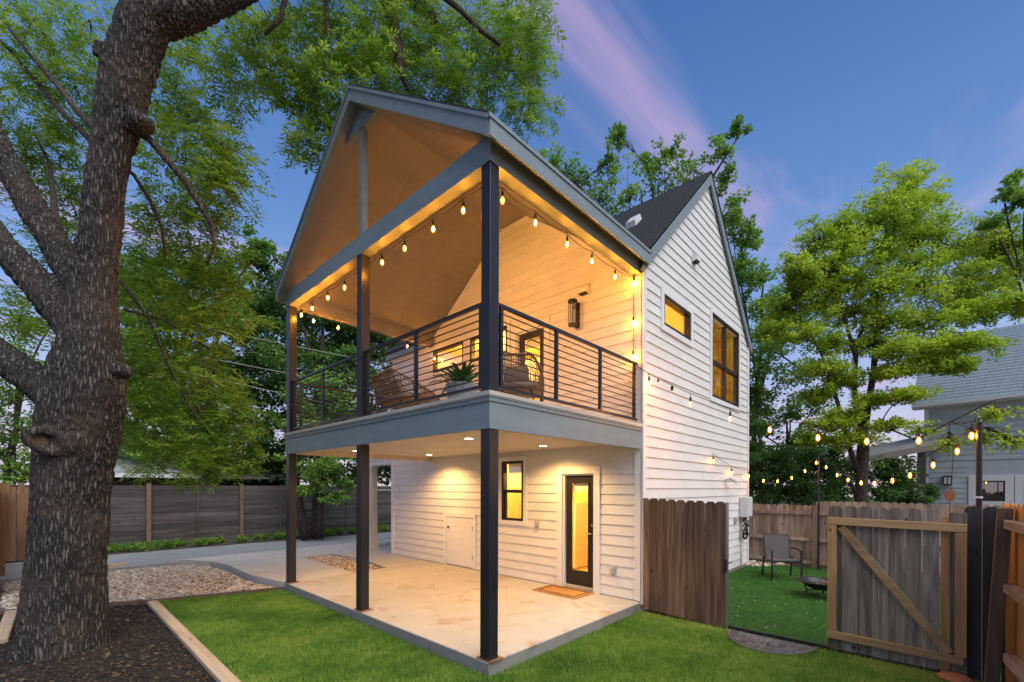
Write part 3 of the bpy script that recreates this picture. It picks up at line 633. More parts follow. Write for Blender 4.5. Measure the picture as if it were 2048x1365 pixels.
# picket panel beside the house
fa = fence('picket_fence', W(-.65, 3.4, G), 'dark brown picket panel between house corner and gate opening')
pm = picket_mesh('picket', .1405, 1.77, mat='cedar_dark'); n = 9
for i in range(n):
    put(fa, 'picket', pm, -.075 - i*.1432, 3.385, G+.05+random.uniform(-.006, .006)-i*.004, RY, 1, 1, random.uniform(-.003, .003))
fpart(fa, wb(-1.30, -.02, 3.405, 3.445, 1.2, 1.29), 'rail', 'cedar_dark'); fpart(fa, wb(-1.30, -.02, 3.405, 3.445, .1, .19), 'rail', 'cedar_dark')
fpart(fa, MB().tube([W(-1.296, 3.41, G-.1), W(-1.296, 3.41, 1.64)], .024, 12), 'steel_post', 'steel')
lt = fpart(fa, wb(-1.31, -1.275, 3.35, 3.385, .66, .84), 'gate_latch', 'black_steel'); fpart(fa, MB().tube([W(-1.29, 3.36, .77), W(-1.39, 3.31, .82)], .008, 8), 'latch_bar', 'black_steel')
# kick board strip under the opening
st = wb(-3.7, -.08, 3.40, 3.436, G-.1, G+.045).build('edging_board', 'black_rubber'); meta(st, 'black edging board along the ground between lawn and fenced yard', 'edging')
# gate with Z brace
gt = empty('gate', W(-3.05, 3.4, G), 'weathered grey picket gate with tan Z-brace frame', 'gate')
gm = picket_mesh('picket', .1335, 1.74, mat='cedar_grey'); gm2 = picket_mesh('picket', .062, 1.70, ear=.004, mat='pine_new'); gm3 = picket_mesh('picket', .132, 1.70, ear=.004, mat='cedar_grey')
ug = -2.475 - .069
for i in range(7): put(gt, 'picket', gm, ug - i*.1405, 3.40, G+.03, RY, 1, 1+random.uniform(-.004, .004), random.uniform(-.002, .002))
put(gt, 'picket', gm2, -3.495, 3.402, G-.02, RY); put(gt, 'picket', gm3, -3.598, 3.402, G+.03, RY)
fv = 3.372
def gbar(a, b, w, nm, mat, dv=0): fpart(gt, MB().bar(W(a[0], fv-dv, a[1]), W(b[0], fv-dv, b[1]), w, .036, (0, 0, 1)) if abs(a[0]-b[0]) < .01 else MB().bar(W(a[0], fv-dv, a[1]), W(b[0], fv-dv, b[1]), .036, w, (0, 0, 1)), nm, mat, bevel=.004)
def gpost(u, z0, z1, w): fpart(gt, wb(u-w/2, u+w/2, fv-.018, fv+.018, z0, z1), 'stile', 'pine_frame', bevel=.004)
gpost(-2.513, .115, 1.405, .088); gpost(-3.615, .085, 1.385, .088)
fpart(gt, MB().bar(W(-2.47, fv-.003, 1.45), W(-3.66, fv-.003, 1.43), .038, .088), 'frame_rail', 'pine_frame_h', bevel=.004)
fpart(gt, MB().bar(W(-2.47, fv-.003, .07), W(-3.64, fv-.003, .04), .038, .088), 'frame_rail', 'pine_frame_h', bevel=.004)
fpart(gt, MB().bar(W(-2.60, fv+.002, 1.38), W(-3.53, fv+.002, .10), .030, .085), 'brace', 'pine_frame_h', bevel=.004)
# dark boards right of the gate
fb = fence('board_panel', W(-3.75, 3.44, G), 'nearly black vertical boards right of the braced gate')
bm_ = picket_mesh('board', .125, 1.82, ear=.03, mat='cedar_black')
for u in (-3.705, -3.838, -3.972): put(fb, 'board', bm_, u, 3.43, G-.02, RY)
# right boundary fence: rails and pine pickets, running towards the viewer
rf = fence('boundary_fence', W(-3.95, 2.2, G), 'orange pine picket fence with grey rails at the right edge')
ra, rb = Vector((-3.855, 3.55)), Vector((-4.235, -.6))
dv_ = (rb-ra).normalized(); perp = Vector((dv_.y, -dv_.x))     # pointing to -u side
ang = math.atan2(dv_.x, dv_.y)      # along direction in world (x=v, y=u)
pn = picket_mesh('picket', .128, 1.84, ear=.03, mat='pine_new')
L = (rb-ra).length; k = int(L/.134)
for i in range(k):
    q = ra + dv_*(i*.134+.06); q2 = q + Vector((-.075, 0))
    put(rf, 'picket', pn, q2.x, q2.y, G-.0+random.uniform(-.012, .012), math.atan2(dv_.x, dv_.y), 1, 1, random.uniform(-.004, .004))
for z in (1.49, .89, .235):
    a, b = ra + dv_*.55, rb; fpart(rf, MB().bar(W(a.x-.02, a.y, z+.02), W(b.x-.02, b.y, z), .09, .085), 'rail', 'rail_grey', bevel=.006)
q = ra + dv_*.51
fpart(rf, MB().hexa([W(q.x+.10+du, q.y+dw_, G-.1) for du, dw_ in ((-.05, -.045), (.05, -.045), (.05, .045), (-.05, .045))] + [W(q.x+.005+du, q.y+dw_, 1.665) for du, dw_ in ((-.05, -.045), (.05, -.045), (.05, .045), (-.05, .045))]), 'post', 'post_brown', bevel=.006)
# fallen stone piece at the gate foot
mb = MB().lathe([(.02, 0), (.13, .01), (.15, .035), (.11, .06), (.02, .065)], W(-3.575, 3.24, G-.005), 9); pv = mb.build('paving_stone', 'pot_terracotta'); meta(pv, 'small broken pinkish paving stone at the foot of the gate', 'stone')
# back fence of the side yard
bf = fence('back_fence', W(-1, 9.9, G), 'weathered tan picket fence behind the metal patio chair')
bm2 = picket_mesh('picket', .137, 1.56, mat='back_board'); bm3 = picket_mesh('picket', .137, 1.66, mat='back_board')
for i in range(40):
    u = .55 - i*.141; hi = u < -1.42
    put(bf, 'picket', bm3 if hi else bm2, u, 9.93, G+.0, RY, 1, 1+random.uniform(-.006, .006))
for (a, b) in ((.6, -1.31), (-1.43, -5)):
    for z in (1.18, .52, -.05): fpart(bf, wb(a, b, 9.865, 9.905, z, z+.085), 'rail', 'back_board')
fpart(bf, wb(-1.43, -1.31, 9.80, 9.90, G-.1, 1.42), 'post', 'back_board'); fpart(bf, wb(.18, .27, 9.80, 9.90, G-.1, 1.42), 'post', 'back_board')
# alley fence of horizontal boards
af = fence('alley_fence', W(14, 4, 0), 'long weathered grey fence of horizontal boards across the alley')
bw = .165; v_ = -3.2; zt0 = 1.9
segs = [-6.2, -3.55, -.95, 1.55, 4.1, 6.65, 9.2, 11.8, 14.4, 17, 19.6]
for a, b in zip(segs, segs[1:]):
    for i in range(11):
        z = -.02 + i*(bw+.007); zz = random.uniform(-.006, .006)
        me = MB().hexa([W(14+random.uniform(0, .012), a+.05, z+zz), W(14+random.uniform(0, .012), b-.0, z), W(14.03, b, z), W(14.03, a+.05, z+zz), W(13.995, a+.05, z+bw+zz), W(13.995, b, z+bw), W(14.03, b, z+bw), W(14.03, a+.05, z+bw+zz)])
        fpart(af, me, 'board', 'alley_board')
for a in segs: fpart(af, wb(13.90, 14.0, a-.055, a+.055, -.1, 1.93), 'post', 'alley_post')
for a, b in zip(segs, segs[1:]): fpart(af, wb(13.955, 13.99, (a+b)/2-.02, (a+b)/2+.02, -.05, 1.9), 'batten', 'alley_board')
fpart(af, wb(13.86, 13.90, -6.2, 19.6, -.12, .03), 'kick_board', 'alley_board')
# left fence along the gravel
lf = fence('left_fence', W(11, -3.8, G), 'brown board fence at the left edge behind the big tree')
lm = picket_mesh('board', .19, 1.95, .03, .003, 'left_board')
for i in range(20): put(lf, 'board', lm, 8.6+i*.235, -3.84, G-.02, RY, 1, 1+random.uniform(-.03, .02), random.uniform(-.006, .006))
for u in (8.6, 10.9, 13.2): fpart(lf, wb(u-.05, u+.05, -3.82, -3.72, G-.1, 1.9), 'post', 'left_board')
fpart(lf, wb(8.4, 13.2, -3.825, -3.785, 1.55, 1.64), 'rail', 'left_board')
for i in range(4): put(lf, 'board', lm, 13.2, -3.72+i*.21, G, 0, 1, 1)
# ------------------------------------------------------------------ edgings
e1 = wb(-2.0, 6.28, -1.98, -1.84, G-.06, G+.035).build('timber_edging', 'plank', bevel=.01); meta(e1, 'pale timber plank between dark mulch and the lawn', 'edging')
e2 = MB().bar(W(5.2, -3.56, G), W(7.15, -3.52, G), .13, .09).build('timber_edging', 'plank', bevel=.01); meta(e2, 'pale timber plank at the far left side of the trunk', 'edging')
e3 = MB().bar(W(7.2, -3.75, G), W(6.28, -1.9, G), .03, .11).bar(W(6.28, -1.9, G), W(5.66, .0, G), .03, .11).build('gravel_edging', 'post_brown'); meta(e3, 'thin rusty steel edging along the front of the gravel bed', 'edging')
e4 = MB().bar(W(10.55, -3.4, -.05), W(10.6, -1.78, -.05), .12, .12).build('timber_edging', 'plank', bevel=.01); meta(e4, 'short timber at the alley end of the gravel bed', 'edging')
# ------------------------------------------------------------------ door mats
mt = empty('door_mat', W(1.3, 3.0, .0), 'tan coir door mat with dark border lines at the patio door', 'door mat')
fpart(mt, wb(.86, 1.80, 2.80, 3.38, .003, .017), 'mat_body', 'coir')
for (i, w) in ((.035, .016), (.085, .022)):
    fpart(mt, ring(lambda s, z, n: W(s, z, n), .86+i, 1.80-i, 2.80+i, 3.38-i, w, .015, .0195), 'border_line', 'coir_dark')
hm = empty('half_round_mat', W(-1.87, 3.3, G), 'dark half-round rubber mat with scroll pattern before the gate opening', 'door mat')
cu, cv, R = -1.87, 3.34, .50
poly = [W(cu + R*math.cos(t), cv - R*1.25*math.sin(t), G+.006) for t in np.linspace(0, math.pi, 28)]
fpart(hm, MB().prism(poly, (0, 0, .012)), 'mat_body', 'mat_rubber')
rim = MB()
for rr in (.985, .72): rim.tube([W(cu + R*rr*math.cos(t), cv - R*1.25*rr*math.sin(t), G+.02) for t in np.linspace(0.02, math.pi-.02, 28)], .011, 6)
rim.tube([W(cu, cv-.02, G+.02), W(cu, cv-R*1.24, G+.02)], .012, 6); fpart(hm, rim, 'rim', 'mat_scroll')
scr = MB()
for i in range(150):
    t = random.uniform(.1, math.pi-.1); r0 = random.uniform(.15, .9); c0 = (cu + R*r0*math.cos(t), cv - R*1.25*r0*math.sin(t)); ph = random.uniform(0, 6.28); rad = random.uniform(.025, .05)
    pts = []
    for s in np.linspace(0, 5.5, 12):
        q = rad*(1-s/8); pts.append((c0[0] + q*math.cos(ph+s), c0[1] + q*math.sin(ph+s)))
    if all(((a-cu)/R)**2 + ((b-cv)/(R*1.25))**2 < .97 and b < cv-.02 for a, b in pts): scr.tube([W(a, b, G+.019) for a, b in pts], .006, 5)
fpart(hm, scr, 'scroll_work', 'mat_scroll')['kind'] = 'stuff'
# ------------------------------------------------------------------ string lights
def catenary(a, b, sag, n=10): return [a.lerp(b, t) - Vector((0, 0, sag*4*t*(1-t))) for t in np.linspace(0, 1, n)]
SOCK = MB().lathe([(.006, .02), (.014, .012), (.017, -.03), (.015, -.05)], (0, 0, 0), 10).mesh('socket', True); SOCK.materials.append(M('black_rubber'))
def bulb_mesh(core, k):
    mb = MB().lathe([(.002, -.062), (.010*k, -.070), (.013*k, -.092), (.009*k, -.112), (.002, -.120)], (0, 0, 0), 8); nf_ = len(mb.f)
    mb.lathe([(.012, -.05), (.020*k, -.062), (.028*k, -.087), (.028*k, -.105), (.019*k, -.128), (.004, -.139)], (0, 0, 0), 12)
    me = mb.mesh('bulb', True); me.materials.append(M(core)); me.materials.append(M('bulb_envelope'))
    me.polygons.foreach_set('material_index', [0 if i < nf_ else 1 for i in range(len(me.polygons))]); return me
BULB = bulb_mesh('bulb_glow', 1.0); BULBF = bulb_mesh('bulb_glow_far', .85)
def bulb_string(root, spots, drop=.06, bulb=BULB, cord=True):
    cb = MB()
    for p in spots:
        s = link('socket', SOCK, None, root); s.location = p - root.location - Vector((0, 0, drop)); b = link('bulb', bulb, None, s)
        if cord: cb.tube([p, p - Vector((0, 0, drop-.015))], .004, 5)
    return cb
# porch string: front beam, right beam, left beam
ps = empty('string_lights', W(.1, .1, 5.25), 'warm bulb string looped under the upper porch beams', 'string lights')
fz = ZB - .045; fr_ = [.63, 1.21, 1.85, 2.43, 3.59, 4.2, 4.84, 5.33]
spots = [W(u, .17, fz + .01*((i % 2)-.5)) for i, u in enumerate(fr_)] + [W(.17, v, fz) for v in (.36, .94, 1.6, 2.2, 2.85)] + [W(5.45, v, fz) for v in (.45, .95, 2.6)]
spots += [W(.12, 3.36, 5.30), W(.12, 3.35, 4.65), W(.12, 3.34, 4.10), W(5.4, 3.34, 5.12)]
cb = bulb_string(ps, spots, .05)
order = [W(.17, .17, ZB-.02)] + [W(u, .17, fz) for u in fr_] + [W(5.45, v, fz) for v in (.17, .45, .95, 1.7, 2.6, 3.3)]
for a, b in zip(order, order[1:]): cb.tube(catenary(a, b, .035 if (a-b).length > .3 else .0, 8), .005, 5)
order = [W(.17, .17, ZB-.02)] + [W(.17, v, fz) for v in (.36, .94, 1.6, 2.2, 2.85)] + [W(.12, 3.36, 5.27), W(.12, 3.35, 4.65), W(.12, 3.34, 4.1), W(.06, 3.34, 3.82)]
for a, b in zip(order, order[1:]): cb.tube(catenary(a, b, .035 if abs(a.z-b.z) < .1 else 0, 8), .005, 5)
cb.tube([W(.14, .16, ZB-.02), W(.14, 3.3, ZB-.02)], .004, 5).tube([W(.3, .16, ZB-.02), W(5.4, .16, ZB-.02)], .004, 5)
cb.tube([W(5.42, 3.35, 5.2), W(5.42, 3.35, 3.9)], .004, 5)
fpart(ps, cb, 'cable', 'black_rubber')
# light poles
P1 = W(-3.775, 3.86, 2.58); P2 = W(-1.44, 9.75, 2.68)
for P, lab in ((P1, 'tall black pole for string lights behind the dark boards'), (P2, 'thin black pole for string lights at the back fence')):
    r = .026 if P is P1 else .022
    po = empty('light_pole', Vector((P.x, P.y, G)), lab, 'pole'); fpart(po, MB().tube([Vector((P.x, P.y, G-.1)), P], r, 12), 'shaft', 'black_steel')
    fpart(po, MB().tube([P + Vector((0, -.03, -.0)), P + Vector((0, -.035, .05)), P + Vector((0, 0, .03)), P + Vector((0, .035, .05)), P + Vector((0, .03, 0))], .006, 6), 'hook', 'black_steel')
    if P is P1: fpart(po, MB().tube([Vector((P.x, P.y, 1.74)), Vector((P.x, P.y, 1.76))], .03, 12), 'band', 'white_trim')
# string A: railing end to the pole
sa = empty('string_lights', W(-.05, 3.4, 3.8), 'bulb string hanging from the balcony rail end to the near pole', 'string lights')
A0 = W(.06, 3.36, 3.80)
ca = catenary(A0, P1 + Vector((0, 0, .02)), .42, 60)
def on_px(curve, pxs):
    out = []
    for x in pxs:
        best = min(range(len(curve)-1), key=lambda i: abs(proj_x(curve[i]) - x)); out.append(curve[best])
    return out
def proj_x(p):
    u, v = p.y, p.x; X = X0 - u*math.sin(TH) + v*math.cos(TH); Y = Y0 + u*math.cos(TH) + v*math.sin(TH); return 1024 + F*X/Y
cf = catenary(A0, P1 + Vector((0, 0, .02)), .42, 400)
cb = bulb_string(sa, on_px(cf, (1297, 1380, 1460, 1540, 1636, 1733, 1838, 1942)), .07); cb.tube(ca, .005, 5)
for x, w in ((1316, .03), (1343, .045)):      # paper tags on the cord
    p = on_px(cf, (x,))[0]; cb.bar(p + Vector((0, 0, -.01)), p + Vector((0, .0, -.01-w*1.6)), w, .004)
fpart(sa, cb, 'cable', 'black_rubber')
# string B: gable wall to back pole, back pole to near pole
sb = empty('string_lights', W(-.06, 6.5, 2.6), 'bulb string from the gable wall across the side yard', 'string lights')
B0 = W(-.06, 6.47, 2.58); B1 = W(-.07, 9.05, 2.30)
c1 = catenary(B0, B1, .10, 200); c2 = catenary(B1, P2, .30, 300); c3 = catenary(P2, P1, .54, 600)
sp_ = [c1[4]] + on_px(c1, (1463,)) + on_px(c2, (1497, 1527, 1555, 1583, 1610, 1632)); sp2 = on_px(c3, (1652, 1674, 1696, 1722, 1749, 1785, 1820, 1866, 1914))
cb = bulb_string(sb, sp_ + sp2, .07, BULBF)
for c in (c1, c2, c3): cb.tube(c[::12] + [c[-1]], .005, 5)
fpart(sb, cb, 'cable', 'black_rubber')
# ------------------------------------------------------------------ wall lantern, electrical box
wl_ = empty('wall_lantern', W(1.3, V-.03, 4.7), 'tall dark cylinder lantern on the balcony wall beside the door', 'lantern')
fpart(wl_, block(front, 1.20, 1.30, 4.72, 5.16, .026, .045), 'back_plate', 'bronze_frame')
fpart(wl_, block(front, 1.22, 1.28, 5.05, 5.09, .045, .12), 'arm', 'bronze_frame')
lc = W(1.25, V-.17, 4.72)
fpart(wl_, MB().lathe([(.075, .41), (.085, .415), (.085, .455), (.05, .47)], lc, 18), 'cap', 'bronze_frame'); fpart(wl_, MB().lathe([(.03, 0), (.08, .0), (.08, .03), (.03, .03)], lc, 18), 'base', 'bronze_frame')
fpart(wl_, MB().lathe([(.058, .03), (.058, .41)], lc, 18), 'glass', 'window_glass')
for t in range(4): fpart(wl_, MB().tube([lc + Vector((.077*math.cos(t*1.571+.6), .077*math.sin(t*1.571+.6), .02)), lc + Vector((.077*math.cos(t*1.571+.6), .077*math.sin(t*1.571+.6), .42))], .006, 6), 'bar', 'bronze_frame')
eb = empty('meter_box', W(-.1, 8.5, 1.1), 'grey utility box with hanging cables on the gable wall', 'utility box')
fpart(eb, wb(-.03, -.20, 8.42, 8.86, 1.13, 1.62), 'box_body', 'box_grey', bevel=.01); fpart(eb, wb(-.20, -.215, 8.44, 8.84, 1.15, 1.60), 'door', 'box_grey', bevel=.005)
fpart(eb, wb(-.03, -.10, 8.02, 8.16, 1.02, 1.14), 'outlet', 'plastic_grey', bevel=.01)
fpart(eb, wb(-.03, -.07, 8.52, 8.60, -.02, .78), 'conduit', 'white_trim')
cab = MB()
for i in range(7):
    y0 = 8.48 + random.uniform(0, .3); pts = [W(-.1, y0, 1.13)]
    for j in range(5): pts.append(W(-.09-random.uniform(0, .1), 8.6+random.uniform(-.16, .16), 1.05-.09*j-random.uniform(0, .05)))
    cab.tube(pts, .012, 6)
cab.tube([W(-.12, 8.6+.16*math.cos(t), .72+.13*math.sin(t)) for t in np.linspace(0, 6.28, 14)], .022, 7)
fpart(eb, cab, 'cables', 'black_rubber')
# ------------------------------------------------------------------ patio chair
pc = empty('patio_chair', W(-1.1, 7.9, G), 'dark metal patio chair with sling seat on the turf', 'chair')
def chair_pts(): pass
CX = Matrix.Translation(W(-1.03, 7.95, G)) @ Matrix.Rotation(math.radians(-58), 4, 'Z')
def cp(mb, name, mat, bevel=0):
    o = mb.build(name, mat, pc, bevel=bevel); o.matrix_parent_inverse = Matrix.Translation(pc.location).inverted() @ CX; return o
# chair local: x right, y back
for s in (-.29, .29):
    cp(MB().bar((s, -.27, 0), (s, -.25, .62), .05, .03), 'leg', 'black_steel'); cp(MB().bar((s, .30, 0), (s, .22, .45), .04, .03), 'leg', 'black_steel')
    cp(MB().tube([(s, -.26, .62), (s, -.05, .655), (s, .22, .64)], .02, 8), 'arm', 'black_steel')
    cp(MB().tube([(s*.86, .20, .40), (s*.86, .27, .62), (s*.86, .34, .92)], .017, 8), 'back_post', 'black_steel')
cp(MB().bar((-.29, -.25, .40), (.29, -.25, .40), .03, .03).bar((-.29, .22, .40), (.29, .22, .40), .03, .03), 'seat_frame', 'black_steel')
cp(MB().box((-.255, -.25, .40), (.255, .22, .415)), 'seat', 'fabric_grey'); cp(MB().hexa([(-.245, .205, .45), (.245, .205, .45), (.245, .225, .45), (-.245, .225, .45), (-.245, .325, .91), (.245, .325, .91), (.245, .345, .91), (-.245, .345, .91)]), 'backrest', 'fabric_grey')
cp(MB().tube([(-.25, .34, .92), (.25, .34, .92)], .018, 8), 'top_rail', 'black_steel')
# fire pit
fp = empty('fire_pit', W(-1.95, 6.55, G), 'black bowl fire pit on curled legs beside the patio chair', 'fire pit')
fc = W(-1.98, 6.5, G)
fpart(fp, MB().lathe([(.03, .14), (.16, .15), (.27, .20), (.355, .275), (.40, .285), (.40, .297), (.35, .295), (.26, .225), (.15, .175), (.02, .168)], fc, 32), 'bowl', 'black_steel')
for i in range(3):
    t = i*2.094+2.2; d = Vector((math.cos(t), math.sin(t), 0)); fpart(fp, MB().tube([fc + d*.30 + Vector((0, 0, .21)), fc + d*.26 + Vector((0, 0, .12)), fc + d*.34 + Vector((0, 0, .05)), fc + d*.38 + Vector((0, 0, .0)), fc + d*.30 + Vector((0, 0, .0))], .014, 8), 'leg', 'black_steel')
fpart(fp, MB().tube([fc + Vector((.26*math.cos(t), .26*math.sin(t), .08)) for t in np.linspace(0, 6.28, 20)], .010, 6), 'ring', 'black_steel')
for i, lab in enumerate(('charred log lying across the fire pit bowl', 'pale split log leaning at the rim of the fire pit', 'short dark log at the back of the fire pit')):
    t = (.4, 1.9, 2.9)[i]; d = Vector((math.cos(t), math.sin(t), 0))*.12
    lg = MB().tube([fc + d + Vector((0, 0, .21)), fc - d + Vector((random.uniform(-.05, .05), .02, .27+.01*i))], .03, 8).build('log', 'log'); meta(lg, lab, 'log', 'logs in the fire pit')
# ------------------------------------------------------------------ balcony furniture (wicker)
def wicker_seat(root, width, depth, T, hback=.86):
    def wp(mb, nm, mat): 
        o = mb.build(nm, mat, root, smooth=True); o.matrix_parent_inverse = Matrix.Translation(root.location).inverted() @ T; return o
    hw = width/2
    def rimz(t):      # t 0..1 around the U from left arm tip to right arm tip
        a = abs(t-.5)*2; return .60 + (hback-.60)*max(0, 1-(max(0, a-.34)/.42))**1.0 if a < .76 else .60 - (a-.76)*.55
    def rimp(t, f=1.0):
        ang = (t-.5)*2; s = ang*1.45
        x = hw*math.copysign(min(1, abs(math.sin(min(1.57, abs(s)*1.25)))), ang); y = -depth*.42 + depth*.92*max(0, (abs(ang)-.42)/.58)**1.15
        return Vector((x*(.86+.14*f), y + (1-f)*.10, 0))
    N = 41; rim = []
    for i in range(N):
        t = i/(N-1); p = rimp(t); p.z = rimz(t); rim.append(p)
    wp(MB().tube(rim, .02, 8), 'rim', 'wicker')
    base = [rimp(i/(N-1), .0) + Vector((0, .04, .40)) for i in range(N)]
    wp(MB().tube(base, .016, 8), 'seat_ring', 'wicker')
    sp = MB()
    for i in range(0, N): sp.tube([base[i], (base[i]+rim[i])/2 + Vector((0, -.015, 0)), rim[i]], .0065 if i % 3 else .010, 5)
    wp(sp, 'spindles', 'wicker')
    wv = MB()
    for f in (.14, .28, .42, .56, .70, .85): wv.tube([b.lerp(r, f) + Vector((0, -.012, 0)) for b, r in zip(base, rim)], .006, 5)
    wp(wv, 'weave', 'wicker')
    wp(MB().prism([(b.x, b.y, .38) for b in base], (0, 0, .03)), 'seat', 'wicker')
    for sx in (-1, 1):
        for sy in (-1, 1): wp(MB().tube([Vector((sx*hw*.55, sy*depth*.2, .39)), Vector((sx*hw*.82, sy*depth*.42, .0))], .011, 6), 'leg', 'black_steel')
    cs = MB(); wp(MB().box((-hw*.78, -depth*.28, .41), (hw*.78, depth*.42, .49)), 'seat_cushion', 'cushion')
    n = 2 if width > 1 else 1
    for i in range(n):
        xc = (i-.5)*hw*.8 if n == 2 else 0; w = hw*.36 if n == 2 else hw*.5
        o = wp(MB().hexa([(xc-w, -depth*.30, .48), (xc+w, -depth*.30, .48), (xc+w, -depth*.12, .48), (xc-w, -depth*.12, .48), (xc-w*.9, -depth*.38, .70), (xc+w*.9, -depth*.38, .70), (xc+w*.9, -depth*.26, .70), (xc-w*.9, -depth*.26, .70)]), 'pillow', 'cushion')
        b = o.modifiers.new('b', 'BEVEL'); b.width = .04; b.segments = 3
lo = empty('wicker_loveseat', W(3.2, .95, ZD), 'brown wicker loveseat with cushions behind the front balcony railing', 'loveseat')
wicker_seat(lo, 1.30, .72, Matrix.Translation(W(3.15, .92, ZD)) @ Matrix.Rotation(math.radians(-97), 4, 'Z'))
ch = empty('wicker_chair', W(.95, 1.6, ZD), 'brown wicker armchair standing before the balcony door', 'chair')
wicker_seat(ch, .74, .70, Matrix.Translation(W(1.02, 1.55, ZD)) @ Matrix.Rotation(math.radians(-52), 4, 'Z'), .84)
# planter with agave
pl = empty('planter', W(.98, .45, ZD), 'grey tapered planter with a spiky green agave on the balcony', 'planter')
pcn = W(.98, .46, ZD)
def sq(r, z, n=4, rot=.785): return [pcn + Vector((r*math.cos(rot+i*2*math.pi/n), r*math.sin(rot+i*2*math.pi/n), z)) for i in range(n)]
fpart(pl, MB().lathe([(.15, .0), (.165, .01), (.215, .27), (.215, .29), (.19, .29), (.18, .25), (.01, .25)], pcn, 12), 'pot', 'pot_grey', bevel=.006)
def blade_plant(root, c, n, ln, wd, mat, name='leaves', lift=.55):
    vs, fs, ti = [], [], []
    for i in range(n):
        az = i*2.399 + random.uniform(-.2, .2); el = 1.45 - 1.25*(i/n)**.8 + random.uniform(-.1, .1); l = ln*random.uniform(.8, 1.1)*(.65+.35*(i/n)); seg = 7; d = Vector((math.cos(az), math.sin(az), 0)); p = Vector(c); k0 = len(vs); w0 = wd*random.uniform(.85, 1.1); sd = Vector((-math.sin(az), math.cos(az), 0)); t_ = random.random()
        for j in range(seg+1):
            f = j/seg; w = w0*(.55+1.3*f)*(1-f)**.75*1.15 if f < 1 else 0; e = el - f*f*lift*2.0
            up = Vector((-math.cos(az)*math.sin(e), -math.sin(az)*math.sin(e), math.cos(e)))
            vs += [tuple(p - sd*w + up*w*.35), tuple(p), tuple(p + sd*w + up*w*.35)]; ti += [t_]*3
            p = p + (d*math.cos(e) + Vector((0, 0, math.sin(e))))*l/seg
        for j in range(seg):
            a = k0+j*3; fs += [(a, a+1, a+4, a+3), (a+1, a+2, a+5, a+4)]
    o = np_mesh(name, np.array(vs), np.array(fs), mat, np.array(ti), True, root); o.matrix_parent_inverse = Matrix.Translation(root.location).inverted(); return o
blade_plant(pl, pcn + Vector((0, 0, .24)), 34, .56, .040, 'agave_leaf')
pt = empty('potted_plant', W(4.1, 1.5, ZD), 'small terracotta pot plant beyond the wicker loveseat', 'potted plant')
q = W(4.35, 1.55, ZD); fpart(pt, MB().lathe([(.11, 0), (.15, .26), (.165, .27), (.165, .30), (.13, .3), (.12, .26), (.01, .26)], q, 16), 'pot', 'pot_terracotta'); blade_plant(pt, q + Vector((0, 0, .26)), 18, .42, .03, 'agave_leaf')

# ------------------------------------------------------------------ leaves and trees
def rand_dirs(n):
    return norm(rng.normal(size=(n, 3)))
def leaf_quads(pos, d, nrm, ln, wd, fold=.25):
    """rhombic folded leaves: pos (N,3) base, d direction, nrm approx normal"""
    s = norm(np.cross(d, nrm)); up = norm(np.cross(s, d)); ln = ln[:, None]; wd = wd[:, None]
    a = pos; m = pos + d*ln*.45; b = m + s*wd + up*wd*fold; c = pos + d*ln; e = m - s*wd + up*wd*fold
    v = np.stack([a, b, c, e], 1).reshape(-1, 3); k = np.arange(len(pos))*4
    return v, np.stack([k, k+1, k+2, k+3], 1)
def scatter_ellipsoid(c, r, n, shell=.35):
    p = rand_dirs(n)*(rng.random((n, 1))**shell); return np.array(c) + p*np.array(r)
def curve_branch(a, b, sag, rnd=.1, n=6):
    a, b = Vector(a), Vector(b); L = (b-a).length; out = []
    off = Vector((random.uniform(-1, 1), random.uniform(-1, 1), random.uniform(-.5, .5)))*rnd*L
    for i in range(n):
        t = i/(n-1); p = a.lerp(b, t) + off*4*t*(1-t)*.5 + Vector((0, 0, sag*L*4*t*(1-t))); out.append(p)
    return out
def vis_tint(n, lo=.1, hi=.9): return np.clip(rng.normal((lo+hi)/2, (hi-lo)/3.2, n), 0, 1)
